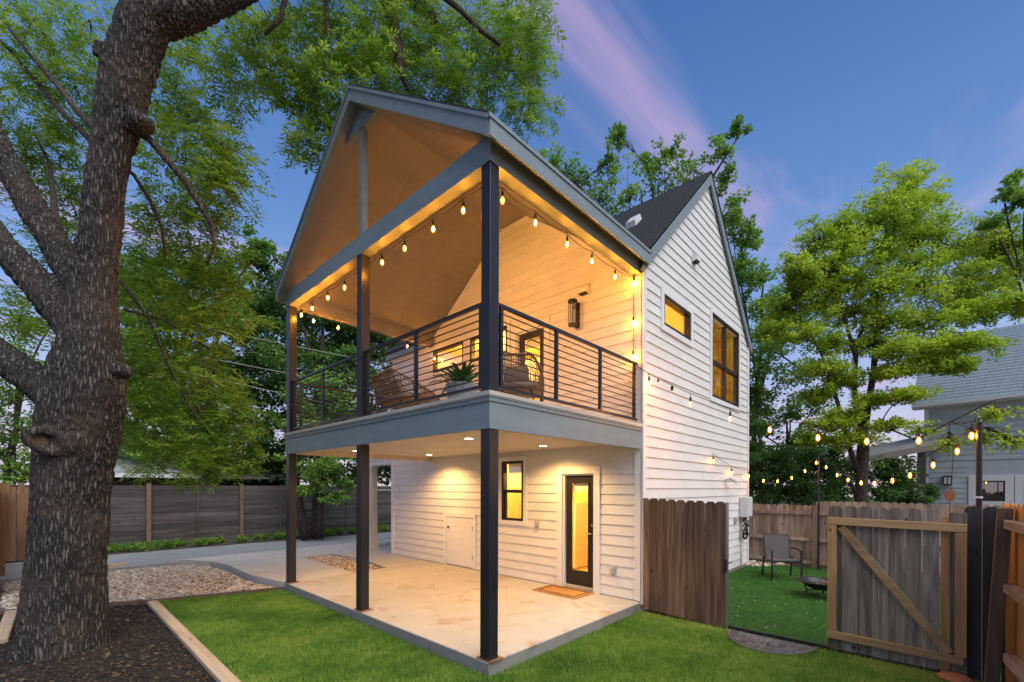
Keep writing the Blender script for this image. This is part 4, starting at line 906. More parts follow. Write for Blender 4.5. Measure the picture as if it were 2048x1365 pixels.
def make_tree(name, label, cat, base, limbs, clusters, leaf_mat, bark='bark_thin', leaf=(.07, .03), per=160, flat=.5, group=None, twigs=True, droop=-.15, sub=6, spread=.45, iso=False):
    """limbs: list of (pts, radii); clusters: list of (centre, (rx, ry, rz)); each cluster is a bough with sub-sprays"""
    root = empty(name, base, label, cat, group); inv = Matrix.Translation(root.location).inverted()
    mb = MB(); nodes = []
    for pts, rad in limbs:
        mb.tube(pts, rad, 9); nodes += [(Vector(p), r) for p, r in zip(pts, rad)]
    P, D, T = [], [], []
    for cc_ in clusters:
        c, r = cc_[0], cc_[1]; wt = cc_[2] if len(cc_) > 2 else 1
        c = Vector(c); nd = min(nodes, key=lambda q: (q[0]-c).length + .35*max(0, q[0].z-c.z)); r0 = min(nd[1]*.55, .05+.012*(nd[0]-c).length)
        br = curve_branch(nd[0], c, .08, .12, 7)
        if twigs: mb.tube(br, list(np.linspace(r0, .012, 7)), 6, False)
        mult = max(1, int(sub)); tint0 = random.uniform(.3, .7)
        for k in range(mult):
            q = c + Vector((random.gauss(0, r[0]*.5), random.gauss(0, r[1]*.5), random.gauss(0, r[2]*.5)))
            if twigs: mb.tube(curve_branch(br[random.choice((3, 4, 5, 6))], q, .05, .15, 4), [.012, .009, .006, .003], 4, False)
            n = max(3, int(per*wt/mult*random.uniform(.6, 1.4))); rr = (np.full(3, r[0]*.62) if iso else np.array(r))*spread*random.uniform(.6, 1.3)
            p = scatter_ellipsoid(q, rr*np.array((1, 1, flat)), n, .5); P.append(p)
            o = norm(p - np.array(q) + rng.normal(size=p.shape)*.25*rr.mean()); o[:, 2] = o[:, 2]*.5 + droop; D.append(norm(o + rng.normal(size=p.shape)*.35))
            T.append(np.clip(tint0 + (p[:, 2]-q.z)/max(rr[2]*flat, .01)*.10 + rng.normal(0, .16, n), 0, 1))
    wood_o = mb.build('trunk', bark, root, smooth=True); wood_o.matrix_parent_inverse = inv
    P = np.concatenate(P); D = np.concatenate(D); T = np.concatenate(T); n = len(P)
    nr = norm(np.array([0, 0, 1.0]) + rng.normal(size=(n, 3))*.55); ln = leaf[0]*rng.uniform(.7, 1.25, n); wd = leaf[1]*rng.uniform(.7, 1.2, n)
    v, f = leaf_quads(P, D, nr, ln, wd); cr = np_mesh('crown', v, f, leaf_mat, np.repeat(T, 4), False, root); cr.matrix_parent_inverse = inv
    return root
def pxlimb(nodes, Y):       # nodes (px, py, half px[, depth])
    pts, rad = [], []
    for nd in nodes:
        y = nd[3] if len(nd) > 3 else Y; pts.append(at(nd[0], nd[1], y)); rad.append(max(.006, pxr(nd[0], nd[2], y)))
    return pts, rad

# ---- the big pecan
def pecan():
    base = at(125, 1297, 5.44); base.z = G
    root = empty('pecan_tree', base, 'huge old tree with furrowed bark rising from the mulch bed', 'tree'); inv = Matrix.Translation(base).inverted()
    Y = 5.44
    L = [pxlimb([(120, 1340, 120.3), (124, 1296, 102.8), (130, 1240, 92.1), (134, 1150, 85.4), (141, 1020, 81.5), (150, 930, 84.4), (160, 860, 90.2), (170, 790, 88.4), (178, 730, 78.1), (183, 660, 60.5), (186, 590, 51.9), (192, 530, 46.7), (199, 470, 44.1), (207, 400, 45.0), (222, 310, 45.8), (238, 230, 48.5), (258, 140, 53.7), (280, 70, 55.3), (300, 10, 53.7), (318, -50, 50.1), (340, -150, 45.0), (355, -300, 36.4)], Y),
         pxlimb([(165, 830, 60), (120, 795, 54), (80, 770, 48), (40, 740, 45), (0, 712, 43), (-70, 660, 40), (-190, 570, 40, 5.2), (-330, 480, 32, 5.0)], Y),
         pxlimb([(185, 700, 54), (140, 640, 46), (95, 590, 44), (45, 535, 43), (0, 490, 42), (-60, 420, 46, 5.6), (-150, 300, 40, 5.8)], Y),
         pxlimb([(190, 640, 42), (150, 560, 38, 5.6), (105, 480, 37, 5.7), (60, 405, 36, 5.8), (15, 330, 36, 5.9), (-30, 250, 38, 6.0), (-70, 150, 32, 6.2)], Y),
         pxlimb([(295, 40, 48), (345, 25, 46, 5.5), (400, 5, 42, 5.6), (460, -25, 38, 5.8), (560, -80, 34, 6.2), (680, -110, 30, 6.7), (800, -90, 22, 7.2)], Y),
         pxlimb([(212, 95, 22), (205, 105, 20), (200, 120, 14)], Y - .1),
         pxlimb([(268, 245, 34), (290, 248, 26), (303, 252, 14)], Y - .05)]
    mb = MB()
    for pts, rad in L: mb.tube(pts, rad, 20)
    # knots: hollow ring low on the left, small knob on the right, scar
    kc = at(99, 884, Y - .36); vd = (W(CU, CV, EYE) - kc).normalized(); sd = vd.cross(Vector((0, 0, 1))).normalized(); vd = (vd*.9 + sd*.0 + (-sd)*.0).normalized(); up = Vector((0, 0, 1))
    a1 = (sd*.85 + up*.0); ringp = []
    tx = -sd
    for t in np.linspace(0, 2*math.pi, 25): ringp.append(kc + tx*math.cos(t)*.17 + (up*.125 + tx*(-.07))*math.sin(t) + vd*.05)
    mb.tube(ringp, .052, 12, False)
    kk = at(243, 742, Y - .30); mb.lathe([(.01, -.10), (.09, -.08), (.115, 0), (.09, .08), (.01, .10)], kk, 14)
    mb.tube([at(165, 884, Y-.1), at(110, 884, Y-.30)], [.26, .20], 14)
    o = mb.build('trunk', 'bark', root, smooth=True); o.matrix_parent_inverse = inv
    md = o.modifiers.new('r', 'REMESH'); md.mode = 'VOXEL'; md.voxel_size = .0165; md.use_smooth_shade = True
    sm = o.modifiers.new('s', 'SMOOTH'); sm.factor = .5; sm.iterations = 10
    dg = bpy.context.evaluated_depsgraph_get(); me = bpy.data.meshes.new_from_object(o.evaluated_get(dg)); o.modifiers.clear(); o.data = me
    n = len(me.vertices); co = np.empty(n*3, np.float32); no = np.empty(n*3, np.float32); me.vertices.foreach_get('co', co); me.vertices.foreach_get('normal', no)
    co = co.reshape(-1, 3); no = no.reshape(-1, 3)
    disp = np.empty(n, np.float32)
    kcv = np.array(kc); 
    for i in range(n):
        x, y, z = co[i]; w = mnoise.noise(Vector((x*2.3, y*2.3, z*1.2)))
        w2 = mnoise.noise(Vector((x*9, y*9, z*3)))*.5; d = mnoise.voronoi(Vector((x*17+w*1.4+w2, y*17+w*1.4-w2, z*2.1+w*2+w2)))[0]; r = d[1]-d[0]
        k = .75 if (co[i]-kcv)@(co[i]-kcv) > .05 else .15
        disp[i] = (min(r, .5)*.072 - .022)*k + mnoise.noise(Vector((x*34, y*34, z*10)))*.007 + mnoise.noise(Vector((x*3, y*3, z*1.6)))*.03*k
    me.vertices.foreach_set('co', (co + no*disp[:, None]).ravel()); me.update()
    hc = kc - vd*.02
    hol = MB().prism([hc + tx*math.cos(t)*.12 + (up*.08 + tx*(-.045))*math.sin(t) for t in np.linspace(0, 2*math.pi, 18)[:-1]], vd*.035).build('hollow', 'log', root); hol.matrix_parent_inverse = inv
    # branches
    B = [[(255, 250, 11, 5.42), (300, 280, 9, 5.5), (335, 320, 9, 5.6), (370, 362, 8, 5.7), (400, 410, 7, 5.8), (422, 450, 6, 5.9), (428, 490, 4, 6.0), (415, 530, 3, 6.0)], [(225, 320, 6, 5.44), (268, 350, 5, 5.6), (300, 400, 5, 5.8), (325, 455, 4, 6), (330, 520, 3, 6)],
         [(760, -20, 13, 7.4), (782, 30, 13, 7.4), (795, 80, 11, 7.4), (800, 140, 8, 7.4), (815, 180, 3, 7.4)], [(790, -30, 16, 7.8), (830, 5, 15, 7.8), (860, 28, 13, 7.8), (872, 50, 9, 7.8), (866, 70, 4, 7.8)],
         [(-40, -10, 2, 6.4), (20, 60, 4, 6.3), (60, 110, 6, 6.3), (110, 165, 8, 6.2), (150, 215, 9, 6.0), (215, 290, 10, 5.5)], [(-40, 40, 2, 6.6), (10, 90, 4, 6.5), (70, 160, 6, 6.5), (120, 220, 7, 6.4), (175, 275, 8, 6.0), (215, 320, 9, 5.5)], [(650, -30, 5, 6.8), (656, 60, 4, 6.8), (650, 130, 3, 6.8), (620, 200, 2, 6.8)],
         [(800, -90, 9, 7.2), (870, -20, 7, 7.4), (920, 20, 5, 7.5), (960, 60, 5, 7.5), (1000, 90, 4, 7.5)], [(560, -80, 8, 6.2), (570, 0, 6, 6.3), (560, 40, 5, 6.3), (530, 70, 3, 6.3)], [(70, 270, 3, 7), (100, 330, 5, 6.8), (105, 380, 7, 6.6), (112, 440, 9, 6.2), (112, 490, 10, 5.8)], [(240, 560, 5, 6), (300, 640, 4, 6.3), (340, 740, 3, 6.6), (390, 830, 2.2, 6.8), (440, 900, 1.5, 6.9)], [(250, 620, 4, 6), (330, 640, 3, 6.5), (420, 700, 2, 7)]]
    tb = MB()
    for b in B: bo = MB().tube(*pxlimb(b, Y), 7).build('branch', 'bark_thin', root, smooth=True); bo.matrix_parent_inverse = inv
    # foliage boughs (px, py, rx px, ry px, depth, leaves)
    C = [(70, 60, 110, 70, 6.6, 240), (180, 60, 80, 70, 6.9, 170), (60, 200, 90, 70, 6.8, 210), (150, 190, 70, 80, 7.0, 170), (50, 330, 80, 60, 7.0, 170), (120, 330, 60, 70, 7.2, 150), (110, 460, 60, 60, 7.3, 130), (60, 600, 70, 50, 7.6, 130), (150, 440, 40, 60, 7.2, 90),
         (380, 70, 50, 40, 6.6, 50), (330, 110, 40, 50, 6.8, 70), (355, 190, 50, 50, 6.8, 110), (330, 270, 45, 50, 6.8, 90), (400, 260, 45, 45, 6.6, 90), (440, 310, 40, 40, 6.5, 80), (370, 350, 60, 40, 6.6, 100), (440, 380, 40, 35, 6.4, 80), (330, 420, 70, 50, 6.8, 130), (410, 450, 60, 40, 6.6, 110), (300, 490, 50, 50, 7, 110), (450, 330, 30, 40, 6.4, 60), (380, 520, 60, 40, 6.8, 110),
         (470, 110, 55, 40, 6.8, 100), (540, 60, 60, 40, 6.8, 110), (560, 140, 60, 40, 6.9, 130), (480, 190, 40, 30, 6.8, 60), (620, 30, 50, 40, 7.0, 90), (640, 120, 50, 45, 7.0, 120), (600, 190, 45, 30, 7.0, 80), (660, 190, 40, 40, 7.1, 100), (640, 275, 38, 38, 7.2, 100), (620, 300, 30, 24, 7.2, 40), (665, 235, 30, 30, 7.2, 50),
         (720, 40, 60, 45, 7.2, 130), (720, 130, 50, 45, 7.3, 130), (790, 60, 55, 50, 7.6, 130), (790, 150, 60, 40, 7.8, 140), (860, 110, 55, 50, 7.9, 150), (880, 30, 60, 40, 7.9, 130), (870, 190, 55, 30, 8.0, 110), (950, 60, 60, 50, 8.0, 150), (950, 150, 55, 40, 8.0, 120), (930, 200, 50, 25, 8.0, 60), (1020, 50, 45, 45, 8.0, 130), (1040, 130, 45, 50, 8.0, 140), (1060, 200, 35, 40, 8.0, 90), (1020, 225, 30, 25, 8.0, 40), (1070, 60, 30, 50, 8.0, 80), (760, 195, 40, 25, 7.6, 60), (690, 80, 40, 50, 7.2, 80), (985, 110, 40, 40, 8, 70),
         (290, 600, 50, 50, 7.2, 130), (350, 610, 60, 45, 7.0, 130), (300, 700, 50, 50, 7.2, 140), (380, 690, 60, 45, 7.0, 150), (440, 640, 45, 40, 7.1, 90), (330, 780, 60, 45, 7.1, 160), (420, 780, 50, 45, 7.2, 130), (290, 850, 45, 45, 7.3, 130), (370, 870, 60, 40, 7.1, 160), (440, 870, 50, 35, 7.2, 120), (470, 930, 35, 22, 7.1, 50), (300, 930, 45, 25, 7.2, 70), (400, 940, 45, 20, 7.1, 60), (470, 820, 40, 30, 7.2, 80),
         (20, 760, 40, 30, 6.2, 40), (30, 850, 40, 25, 6.0, 30), (40, 650, 50, 40, 7.2, 70), (430, 570, 50, 35, 7, 80), (260, 780, 30, 50, 7.3, 70)]
    ctr, axs, tt = [], [], []
    for (px, py, rx, ry, y, n) in C:
        c = at(px, py, y); k = y/F; cl = np.array(c)
        right = np.array(at(px+10, py, y) - c); right /= np.linalg.norm(right); upv = np.array([0, 0, 1.]); dep = np.cross(right, upv)
        n = int(n*.75); g = rng.normal(size=(n, 3))*np.array([.62, .62, .62]); g /= np.maximum(1, np.linalg.norm(g, axis=1, keepdims=True)/1.3)
        p = cl + g[:, :1]*rx*k*right + g[:, 1:2]*ry*k*upv + g[:, 2:3]*max(rx, ry)*k*1.1*dep
        ctr.append(p); o = rand_dirs(n); o[:, 2] = o[:, 2]*.5 - .12; axs.append(norm(o)); t0 = random.uniform(.35, .7); tt.append(np.clip(t0 + rng.normal(0, .17, n), 0, 1))
        for q in range(3):
            e = Vector(p[random.randrange(n)]); tb.tube(curve_branch(Vector(c) + Vector((0, 0, .15)), e, .06, .2, 4), [.010, .008, .006, .003], 4, False)
    tw = tb.build('twigs', 'bark_thin', root, smooth=True); tw['kind'] = 'stuff'; tw.matrix_parent_inverse = inv
    ctr = np.concatenate(ctr); axs = np.concatenate(axs); tt = np.concatenate(tt); n = len(ctr)
    sd = norm(np.cross(axs, np.tile([0, 0, 1.], (n, 1)) + rng.normal(size=(n, 3))*.2)); up = norm(np.cross(sd, axs)); ll = rng.uniform(.24, .36, n)
    VV, FF, TT = [], [], []; off = 0; K = 6
    # rachis as a thin strip
    for j in range(K+1):
        f = .25 + .75*j/K; bend = np.array([0, 0, -1.])*(f**2)[..., None]*.06 if False else 0
        pos = ctr + axs*(ll*f)[:, None] - np.array([0, 0, .07])*f*f
        for s in ((1, -1) if j < K else (0,)):
            d = norm(axs*(.55 if s else 1.0) + sd*s*.9 + np.array([0, 0, -.06]) + rng.normal(size=(n, 3))*.16)
            ln = rng.uniform(.085, .135, n)*(1.0 if j > 1 else .75); wd = ln*.125
            v, fc = leaf_quads(pos, d, up + rng.normal(size=(n, 3))*.25, ln, wd, .2); VV.append(v); FF.append(fc+off); off += len(v); TT.append(np.repeat(tt + rng.normal(0, .05, n), 4))
    a = ctr; b = ctr + axs*ll[:, None] - np.array([0, 0, .07]); w = sd*.0025
    v = np.stack([a-w, a+w, b+w, b-w], 1).reshape(-1, 3); k = np.arange(n)*4; VV.append(v); FF.append(np.stack([k, k+1, k+2, k+3], 1)+off); TT.append(np.repeat(tt*.5, 4))
    cr = np_mesh('crown', np.concatenate(VV), np.concatenate(FF), 'pecan_leaf', np.clip(np.concatenate(TT), 0, 1), False, root); cr.matrix_parent_inverse = inv
pecan()

def px_clusters(lst, squash=.55):
    out = []
    for t_ in lst:
        px, py, rx, ry, y = t_[:5]; out.append((at(px, py, y), (rx*y/F, rx*y/F, ry*y/F), t_[5] if len(t_) > 5 else 1))
    return out
# ---- bright elm at the right
Ye = 13.0
limbs = [pxlimb([(1722, 1060, 16.5), (1722, 1000, 13.9), (1724, 940, 13.3), (1726, 900, 13.3), (1728, 860, 9.5), (1738, 800, 7.6), (1748, 740, 7.0), (1750, 690, 6.3), (1752, 600, 5.1), (1762, 500, 3.8), (1790, 420, 2.6), (1812, 370, 1.9)], Ye),
         pxlimb([(1726, 900, 8.9), (1715, 840, 7.6), (1708, 780, 6.3), (1712, 700, 5.1), (1735, 620, 3.8), (1752, 560, 2.6)], Ye), pxlimb([(1748, 720, 5.1), (1790, 690, 4.4), (1850, 660, 3.2), (1920, 620, 2.6), (2000, 560, 1.9)], Ye),
         pxlimb([(1718, 950, 7.0), (1700, 900, 5.7), (1685, 840, 5.1), (1665, 770, 3.8), (1640, 700, 2.6), (1590, 620, 1.9)], Ye), pxlimb([(1712, 720, 4.4), (1690, 640, 3.8), (1660, 560, 2.6), (1620, 500, 1.9)], Ye),
         pxlimb([(1752, 600, 3.8), (1800, 560, 3.2), (1870, 510, 2.6), (1930, 470, 1.9)], Ye), pxlimb([(1728, 860, 6.3), (1760, 850, 2.8, 12.5), (1830, 880, 2.0, 11.5), (1900, 845, 1.6, 10.5), (1990, 800, 1.2, 10), (2060, 790, 0.8, 9.5)], Ye), pxlimb([(1714, 990, 5.7), (1700, 965, 5.1), (1680, 940, 2.6)], Ye)]
cl = px_clusters([(1810, 370, 38, 34, 13), (1780, 400, 45, 39, 13), (1840, 420, 45, 39, 13), (1790, 450, 60, 39, 12.6), (1860, 470, 50, 39, 13.5), (1730, 460, 45, 34, 13), (1680, 455, 35, 28, 13), (1640, 480, 35, 31, 13), (1690, 500, 50, 34, 12.6), (1760, 510, 55, 34, 13), (1830, 530, 60, 37, 12.7), (1910, 500, 55, 37, 13), (1960, 490, 50, 34, 13.3), (2010, 480, 40, 39, 13),
    (1600, 540, 40, 31, 13), (1650, 540, 45, 31, 12.7), (1710, 560, 55, 31, 13), (1780, 580, 55, 31, 12.5), (1850, 590, 60, 34, 13), (1920, 560, 55, 34, 12.7), (1990, 560, 55, 37, 13), (2040, 540, 40, 37, 13), (1590, 580, 35, 28, 13.3), (1640, 610, 45, 28, 13), (1700, 630, 45, 25, 13.4), (1770, 640, 50, 25, 12.6), (1840, 650, 55, 25, 12.6), (1910, 630, 55, 28, 12.4), (1980, 620, 55, 28, 12.2), (2040, 610, 40, 28, 12),
    (1560, 620, 40, 25, 13.5), (1540, 660, 35, 18, 13.5), (1600, 670, 40, 18, 13), (1660, 690, 40, 17, 13), (1800, 700, 45, 16, 12.2), (1880, 690, 50, 16, 12), (1950, 690, 40, 16, 11.8), (1640, 740, 40, 14, 13), (1860, 720, 45, 14, 12.2), (1690, 760, 35, 14, 13), (1780, 745, 40, 13, 12.4), (1900, 735, 35, 10, 11.8), (1640, 790, 35, 13, 13.2), (1700, 830, 40, 14, 12.8), (1750, 800, 38, 12, 12.6), (1810, 790, 35, 10, 12), (1660, 850, 38, 14, 12.8), (1710, 880, 35, 12, 12.6), (1780, 850, 35, 10, 12.2), (1630, 880, 30, 12, 13), (1840, 860, 28, 14, 11.2, .16), (1900, 890, 35, 16, 10.6, .16), (1970, 880, 40, 16, 10.2, .16), (1990, 830, 28, 12, 10, .16), (2030, 885, 30, 16, 10, .16), (1740, 690, 40, 16, 13.4), (1940, 600, 50, 28, 13), (1820, 480, 50, 31, 13.6), (1670, 580, 40, 28, 13.6), (1995, 510, 45, 34, 13.4)])
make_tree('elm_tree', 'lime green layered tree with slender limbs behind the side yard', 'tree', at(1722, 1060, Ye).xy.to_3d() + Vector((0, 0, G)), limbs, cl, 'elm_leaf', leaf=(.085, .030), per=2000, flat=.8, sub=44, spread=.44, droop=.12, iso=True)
# ---- trees behind the house (tops above the roof)
def simple_tree(name, label, px, Y, cl_list, mat, trunk_half=10, per=420, leaf=(.12, .05), group=None, base_py=None, sub=7, spread=.5, lean=0, flat=.8, top=None):
    cl = px_clusters(cl_list); b = at(px, 1000, Y); b.z = G; topz = max(c[0].z for c in cl)*.86; cen = sum((c[0] for c in cl), Vector())/len(cl)
    pts, rad = [], []; r0 = pxr(px, trunk_half, Y)
    for i in range(8):
        t = i/7; p = Vector((b.x, b.y, G-.05 + (topz-G)*t)).lerp(Vector((cen.x, cen.y, G + (topz-G)*t)), t*.8) + Vector((random.uniform(-.1, .1), random.uniform(-.1, .1), 0))*(i > 0); pts.append(p); rad.append(r0*(1-t)**.7+.02)
    limbs = [(pts, rad)]
    for c in random.sample(cl, min(len(cl), 7)):
        k = random.choice((3, 4, 5)); limbs.append((curve_branch(pts[k], c[0] - Vector((0, 0, .3)), .10, .12, 6), list(np.linspace(rad[k]*.6, .025, 6))))
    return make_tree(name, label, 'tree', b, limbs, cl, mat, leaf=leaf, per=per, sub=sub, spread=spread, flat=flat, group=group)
simple_tree('backyard_tree', 'green tree whose top shows above the porch and main roofs', 1310, 16, [(1110, 320, 25, 22, 16), (1150, 350, 35, 25, 16), (1215, 330, 22, 35, 16), (1235, 280, 18, 25, 16), (1200, 390, 45, 30, 16), (1260, 400, 40, 35, 16), (1300, 330, 25, 25, 16), (1340, 305, 22, 22, 16), (1330, 360, 45, 30, 16), (1380, 340, 30, 25, 16), (1440, 300, 22, 30, 16), (1475, 260, 20, 22, 16), (1450, 360, 20, 25, 16), (1120, 380, 40, 30, 16), (1180, 440, 60, 40, 16.5), (1350, 420, 60, 40, 16.5), (1260, 470, 70, 40, 17)], 'mid_leaf', 16, 420, (.12, .05), sub=18, spread=.30)
simple_tree('backyard_tree', 'dark green tree right behind the gable of the house', 1500, 17, [(1470, 420, 30, 35, 16), (1490, 480, 28, 30, 16), (1475, 520, 30, 30, 16), (1500, 560, 40, 30, 16), (1520, 620, 50, 35, 17), (1570, 600, 45, 30, 17), (1540, 680, 50, 40, 17), (1600, 660, 50, 40, 17), (1560, 740, 55, 40, 17), (1620, 740, 40, 35, 17), (1530, 800, 50, 35, 17), (1600, 560, 40, 25, 17.5), (1510, 700, 35, 40, 16), (1505, 860, 30, 40, 16), (1500, 780, 25, 40, 16)], 'mid_leaf', 6, 800, (.13, .05), sub=14, spread=.4)
simple_tree('backyard_tree', 'dark airy tree beyond the back fence, left of the lime tree', 1540, 19, [(1530, 860, 40, 25, 19), (1580, 830, 40, 25, 19), (1520, 900, 40, 25, 19), (1640, 800, 35, 25, 19), (1600, 880, 40, 25, 19), (1650, 900, 40, 25, 19)], 'dark_leaf', 8, 900, (.15, .055), sub=12, spread=.42)
simple_tree('corner_tree', 'green sprig of a tree at the upper right edge', 2130, 12, [(2035, 360, 26, 16, 12), (2010, 385, 20, 12, 12), (2050, 400, 24, 18, 12), (1990, 440, 24, 10, 12), (2100, 400, 60, 60, 12), (2090, 330, 40, 40, 12)], 'mid_leaf', 2.5, 260, (.12, .045), sub=5)
def shrub(name, label, px, Y, lst, mat, per=500, leaf=(.1, .042), group=None):
    cl = px_clusters(lst); b = at(px, 1010, Y); b.z = G; c = cl[0][0]
    pts = [Vector((b.x, b.y, G-.03)), Vector((b.x, b.y, c.z*.4)), Vector((c.x, c.y, c.z*.8))]
    return make_tree(name, label, 'shrub', b, [(pts, [.06, .05, .03])], cl, mat, leaf=leaf, per=per, sub=8, spread=.55, flat=.9, group=group)
shrub('hedge_shrub', 'dark dense shrub beyond the back fence beside the house', 1540, 15, [(1520, 960, 40, 30, 15), (1560, 920, 40, 30, 15), (1590, 980, 45, 30, 15), (1540, 1000, 45, 25, 15), (1515, 910, 30, 30, 15), (1600, 930, 40, 30, 15.5), (1570, 960, 40, 30, 15.2)], 'dark_leaf', 1700)
shrub('hedge_shrub', 'dark dense shrub between the back pole and the lime tree', 1650, 15.5, [(1640, 970, 45, 30, 15.5), (1680, 930, 40, 30, 15.5), (1660, 1000, 50, 25, 15.5), (1630, 920, 35, 25, 15.5), (1690, 980, 40, 30, 15.5), (1650, 940, 40, 30, 15.5)], 'dark_leaf', 1700)
shrub('hedge_shrub', 'dark dense shrub under the awning right of the lime trunk', 1790, 15.5, [(1770, 970, 45, 30, 15.5), (1810, 950, 40, 30, 15.5), (1790, 1000, 50, 20, 15.5), (1830, 990, 30, 20, 15.5), (1760, 930, 30, 20, 15.5), (1780, 950, 40, 25, 15.6)], 'dark_leaf', 1700)
# ---- trees along the alley (left background)
simple_tree('alley_tree', 'dark green tree rising behind the alley fence by the left post', 640, 19.5, [(600, 520, 35, 30, 19), (560, 560, 45, 35, 19.5), (620, 600, 45, 40, 19.5), (520, 620, 45, 35, 19.5), (680, 620, 45, 35, 20), (570, 680, 55, 45, 19.5), (650, 700, 50, 45, 20), (700, 720, 40, 40, 20), (520, 720, 50, 40, 19.5), (590, 780, 60, 45, 19.5), (670, 800, 55, 45, 20), (540, 850, 60, 40, 19.5), (630, 880, 60, 40, 20), (700, 870, 45, 40, 20), (760, 900, 45, 40, 20), (770, 740, 40, 40, 21), (800, 690, 30, 30, 21), (740, 660, 30, 30, 21)], 'dark_leaf', 13, 1500, (.17, .065), sub=14, spread=.42)
simple_tree('alley_tree', 'green tree behind the alley fence right of the big trunk', 420, 19, [(300, 560, 40, 40, 18.5), (360, 620, 50, 40, 19), (450, 560, 45, 35, 19), (280, 680, 45, 45, 18.5), (480, 660, 45, 40, 19), (400, 740, 55, 45, 19), (310, 800, 50, 45, 18.5), (470, 790, 50, 45, 19), (380, 850, 55, 40, 19), (270, 890, 45, 40, 18.5), (480, 890, 50, 35, 19), (350, 920, 50, 25, 19), (420, 920, 45, 25, 19), (510, 500, 30, 30, 19)], 'mid_leaf', 14, 1300, (.17, .065), sub=14, spread=.42)
simple_tree('alley_tree', 'bright green tree far behind the left board fence', 10, 16, [(20, 860, 50, 30, 16), (50, 900, 40, 35, 16), (-20, 900, 50, 40, 16), (30, 945, 50, 25, 16), (80, 850, 30, 30, 16), (-10, 800, 40, 30, 16), (60, 960, 60, 20, 16), (110, 910, 40, 40, 16), (20, 740, 50, 40, 16), (70, 800, 45, 40, 16), (-40, 700, 50, 50, 16), (60, 700, 45, 40, 16), (100, 640, 40, 40, 16.5), (20, 650, 45, 40, 16.5), (90, 760, 40, 40, 16)], 'mid_leaf', 9, 700, (.12, .05))
fill1 = [(px+random.uniform(-18, 18), py+random.uniform(-18, 18), 46, 36, 21+random.uniform(-.8, .8)) for px in range(235, 520, 58) for py in range(540, 965, 60)]
simple_tree('alley_tree', 'tall leafy tree farther back, seen between the big trunk and the porch', 380, 21, fill1, 'mid_leaf', 10, 800, (.19, .075), sub=12, spread=.45)
fill2 = [(px+random.uniform(-18, 18), py+random.uniform(-18, 18), 46, 36, 22.5+random.uniform(-.8, .8)) for px in range(500, 830, 56) for py in range(590, 965, 60)]
simple_tree('alley_tree', 'tall leafy tree farther back, seen through the balcony railing', 650, 22.5, fill2, 'dark_leaf', 10, 800, (.20, .075), sub=12, spread=.45)
# small multi-stem tree in front of the alley fence
sy = 16.6
limbs = [pxlimb([(612, 1080, 10), (604, 1040, 9), (598, 1000, 8), (592, 960, 6), (600, 900, 4), (640, 860, 3)], 15.6), pxlimb([(637, 1077, 10), (639, 1040, 8), (640, 1000, 7), (642, 960, 6), (650, 900, 4), (680, 840, 3)], 15.8), pxlimb([(627, 1078, 6), (628, 1030, 5), (630, 980, 4), (620, 920, 3)], 15.8)]
cl = px_clusters([(610, 940, 35, 25, 15.3), (650, 930, 35, 25, 15.3), (690, 920, 35, 25, 15.8), (640, 970, 35, 18, 15.2), (690, 960, 30, 18, 15.6), (600, 900, 35, 25, 15.5), (660, 890, 35, 25, 15.8), (620, 850, 35, 25, 16), (690, 870, 35, 25, 16), (655, 830, 40, 25, 16), (600, 790, 35, 30, 16), (690, 800, 35, 25, 16.2), (640, 760, 35, 25, 16.2), (675, 990, 22, 12, 15.2), (712, 890, 26, 25, 16)])
make_tree('multi_stem_tree', 'slim multi-stemmed tree in front of the alley fence between porch posts', 'tree', at(625, 1079, 15.7), limbs, cl, 'mid_leaf', leaf=(.13, .042), per=420, flat=.8, sub=7, spread=.5, droop=-.5)
# ------------------------------------------------------------------ weeds and verge
def weeds(root_name, label, spots, n, h, mat):
    P = []; 
    for (u, v, r) in spots:
        a = rng.uniform(0, 6.28, n); q = r*np.sqrt(rng.random(n)); P.append(np.stack([v + q*np.cos(a), u + q*np.sin(a), np.full(n, -.03) + rng.random(n)*h*.5], 1))
    P = np.concatenate(P); m = len(P); d = norm(np.stack([rng.normal(0, .6, m), rng.normal(0, .6, m), np.abs(rng.normal(.7, .3, m))], 1)); v, f = leaf_quads(P, d, rand_dirs(m), rng.uniform(.08, .2, m), rng.uniform(.012, .03, m))
    o = np_mesh(root_name, v, f, mat, np.repeat(vis_tint(m), 4)); meta(o, label, 'weeds', kind='stuff')
weeds('weeds', 'green weeds growing along the alley verge', [(13.5+random.uniform(-.15, .2), v+random.uniform(-.2, .2), max(.08, random.uniform(.12, .4)*(1 if v < -.6 else .55))) for v in np.arange(-3.2, 7, .28)], 170, .26, 'mid_leaf')
# leaf litter under the small tree
m = 900; P = np.stack([rng.uniform(2.5, 9, m), rng.uniform(13.0, 13.85, m), np.full(m, -.02)], 1); d = rand_dirs(m); d[:, 2] *= .2; v, f = leaf_quads(P, norm(d), np.tile([0, 0, 1.], (m, 1)), rng.uniform(.05, .1, m), rng.uniform(.015, .03, m)); o = np_mesh('leaf_litter', v, f, 'mulch_chip', np.repeat(rng.uniform(.4, 1, m), 4)); meta(o, 'dry brown leaves fallen along the alley verge', 'leaves', kind='stuff')
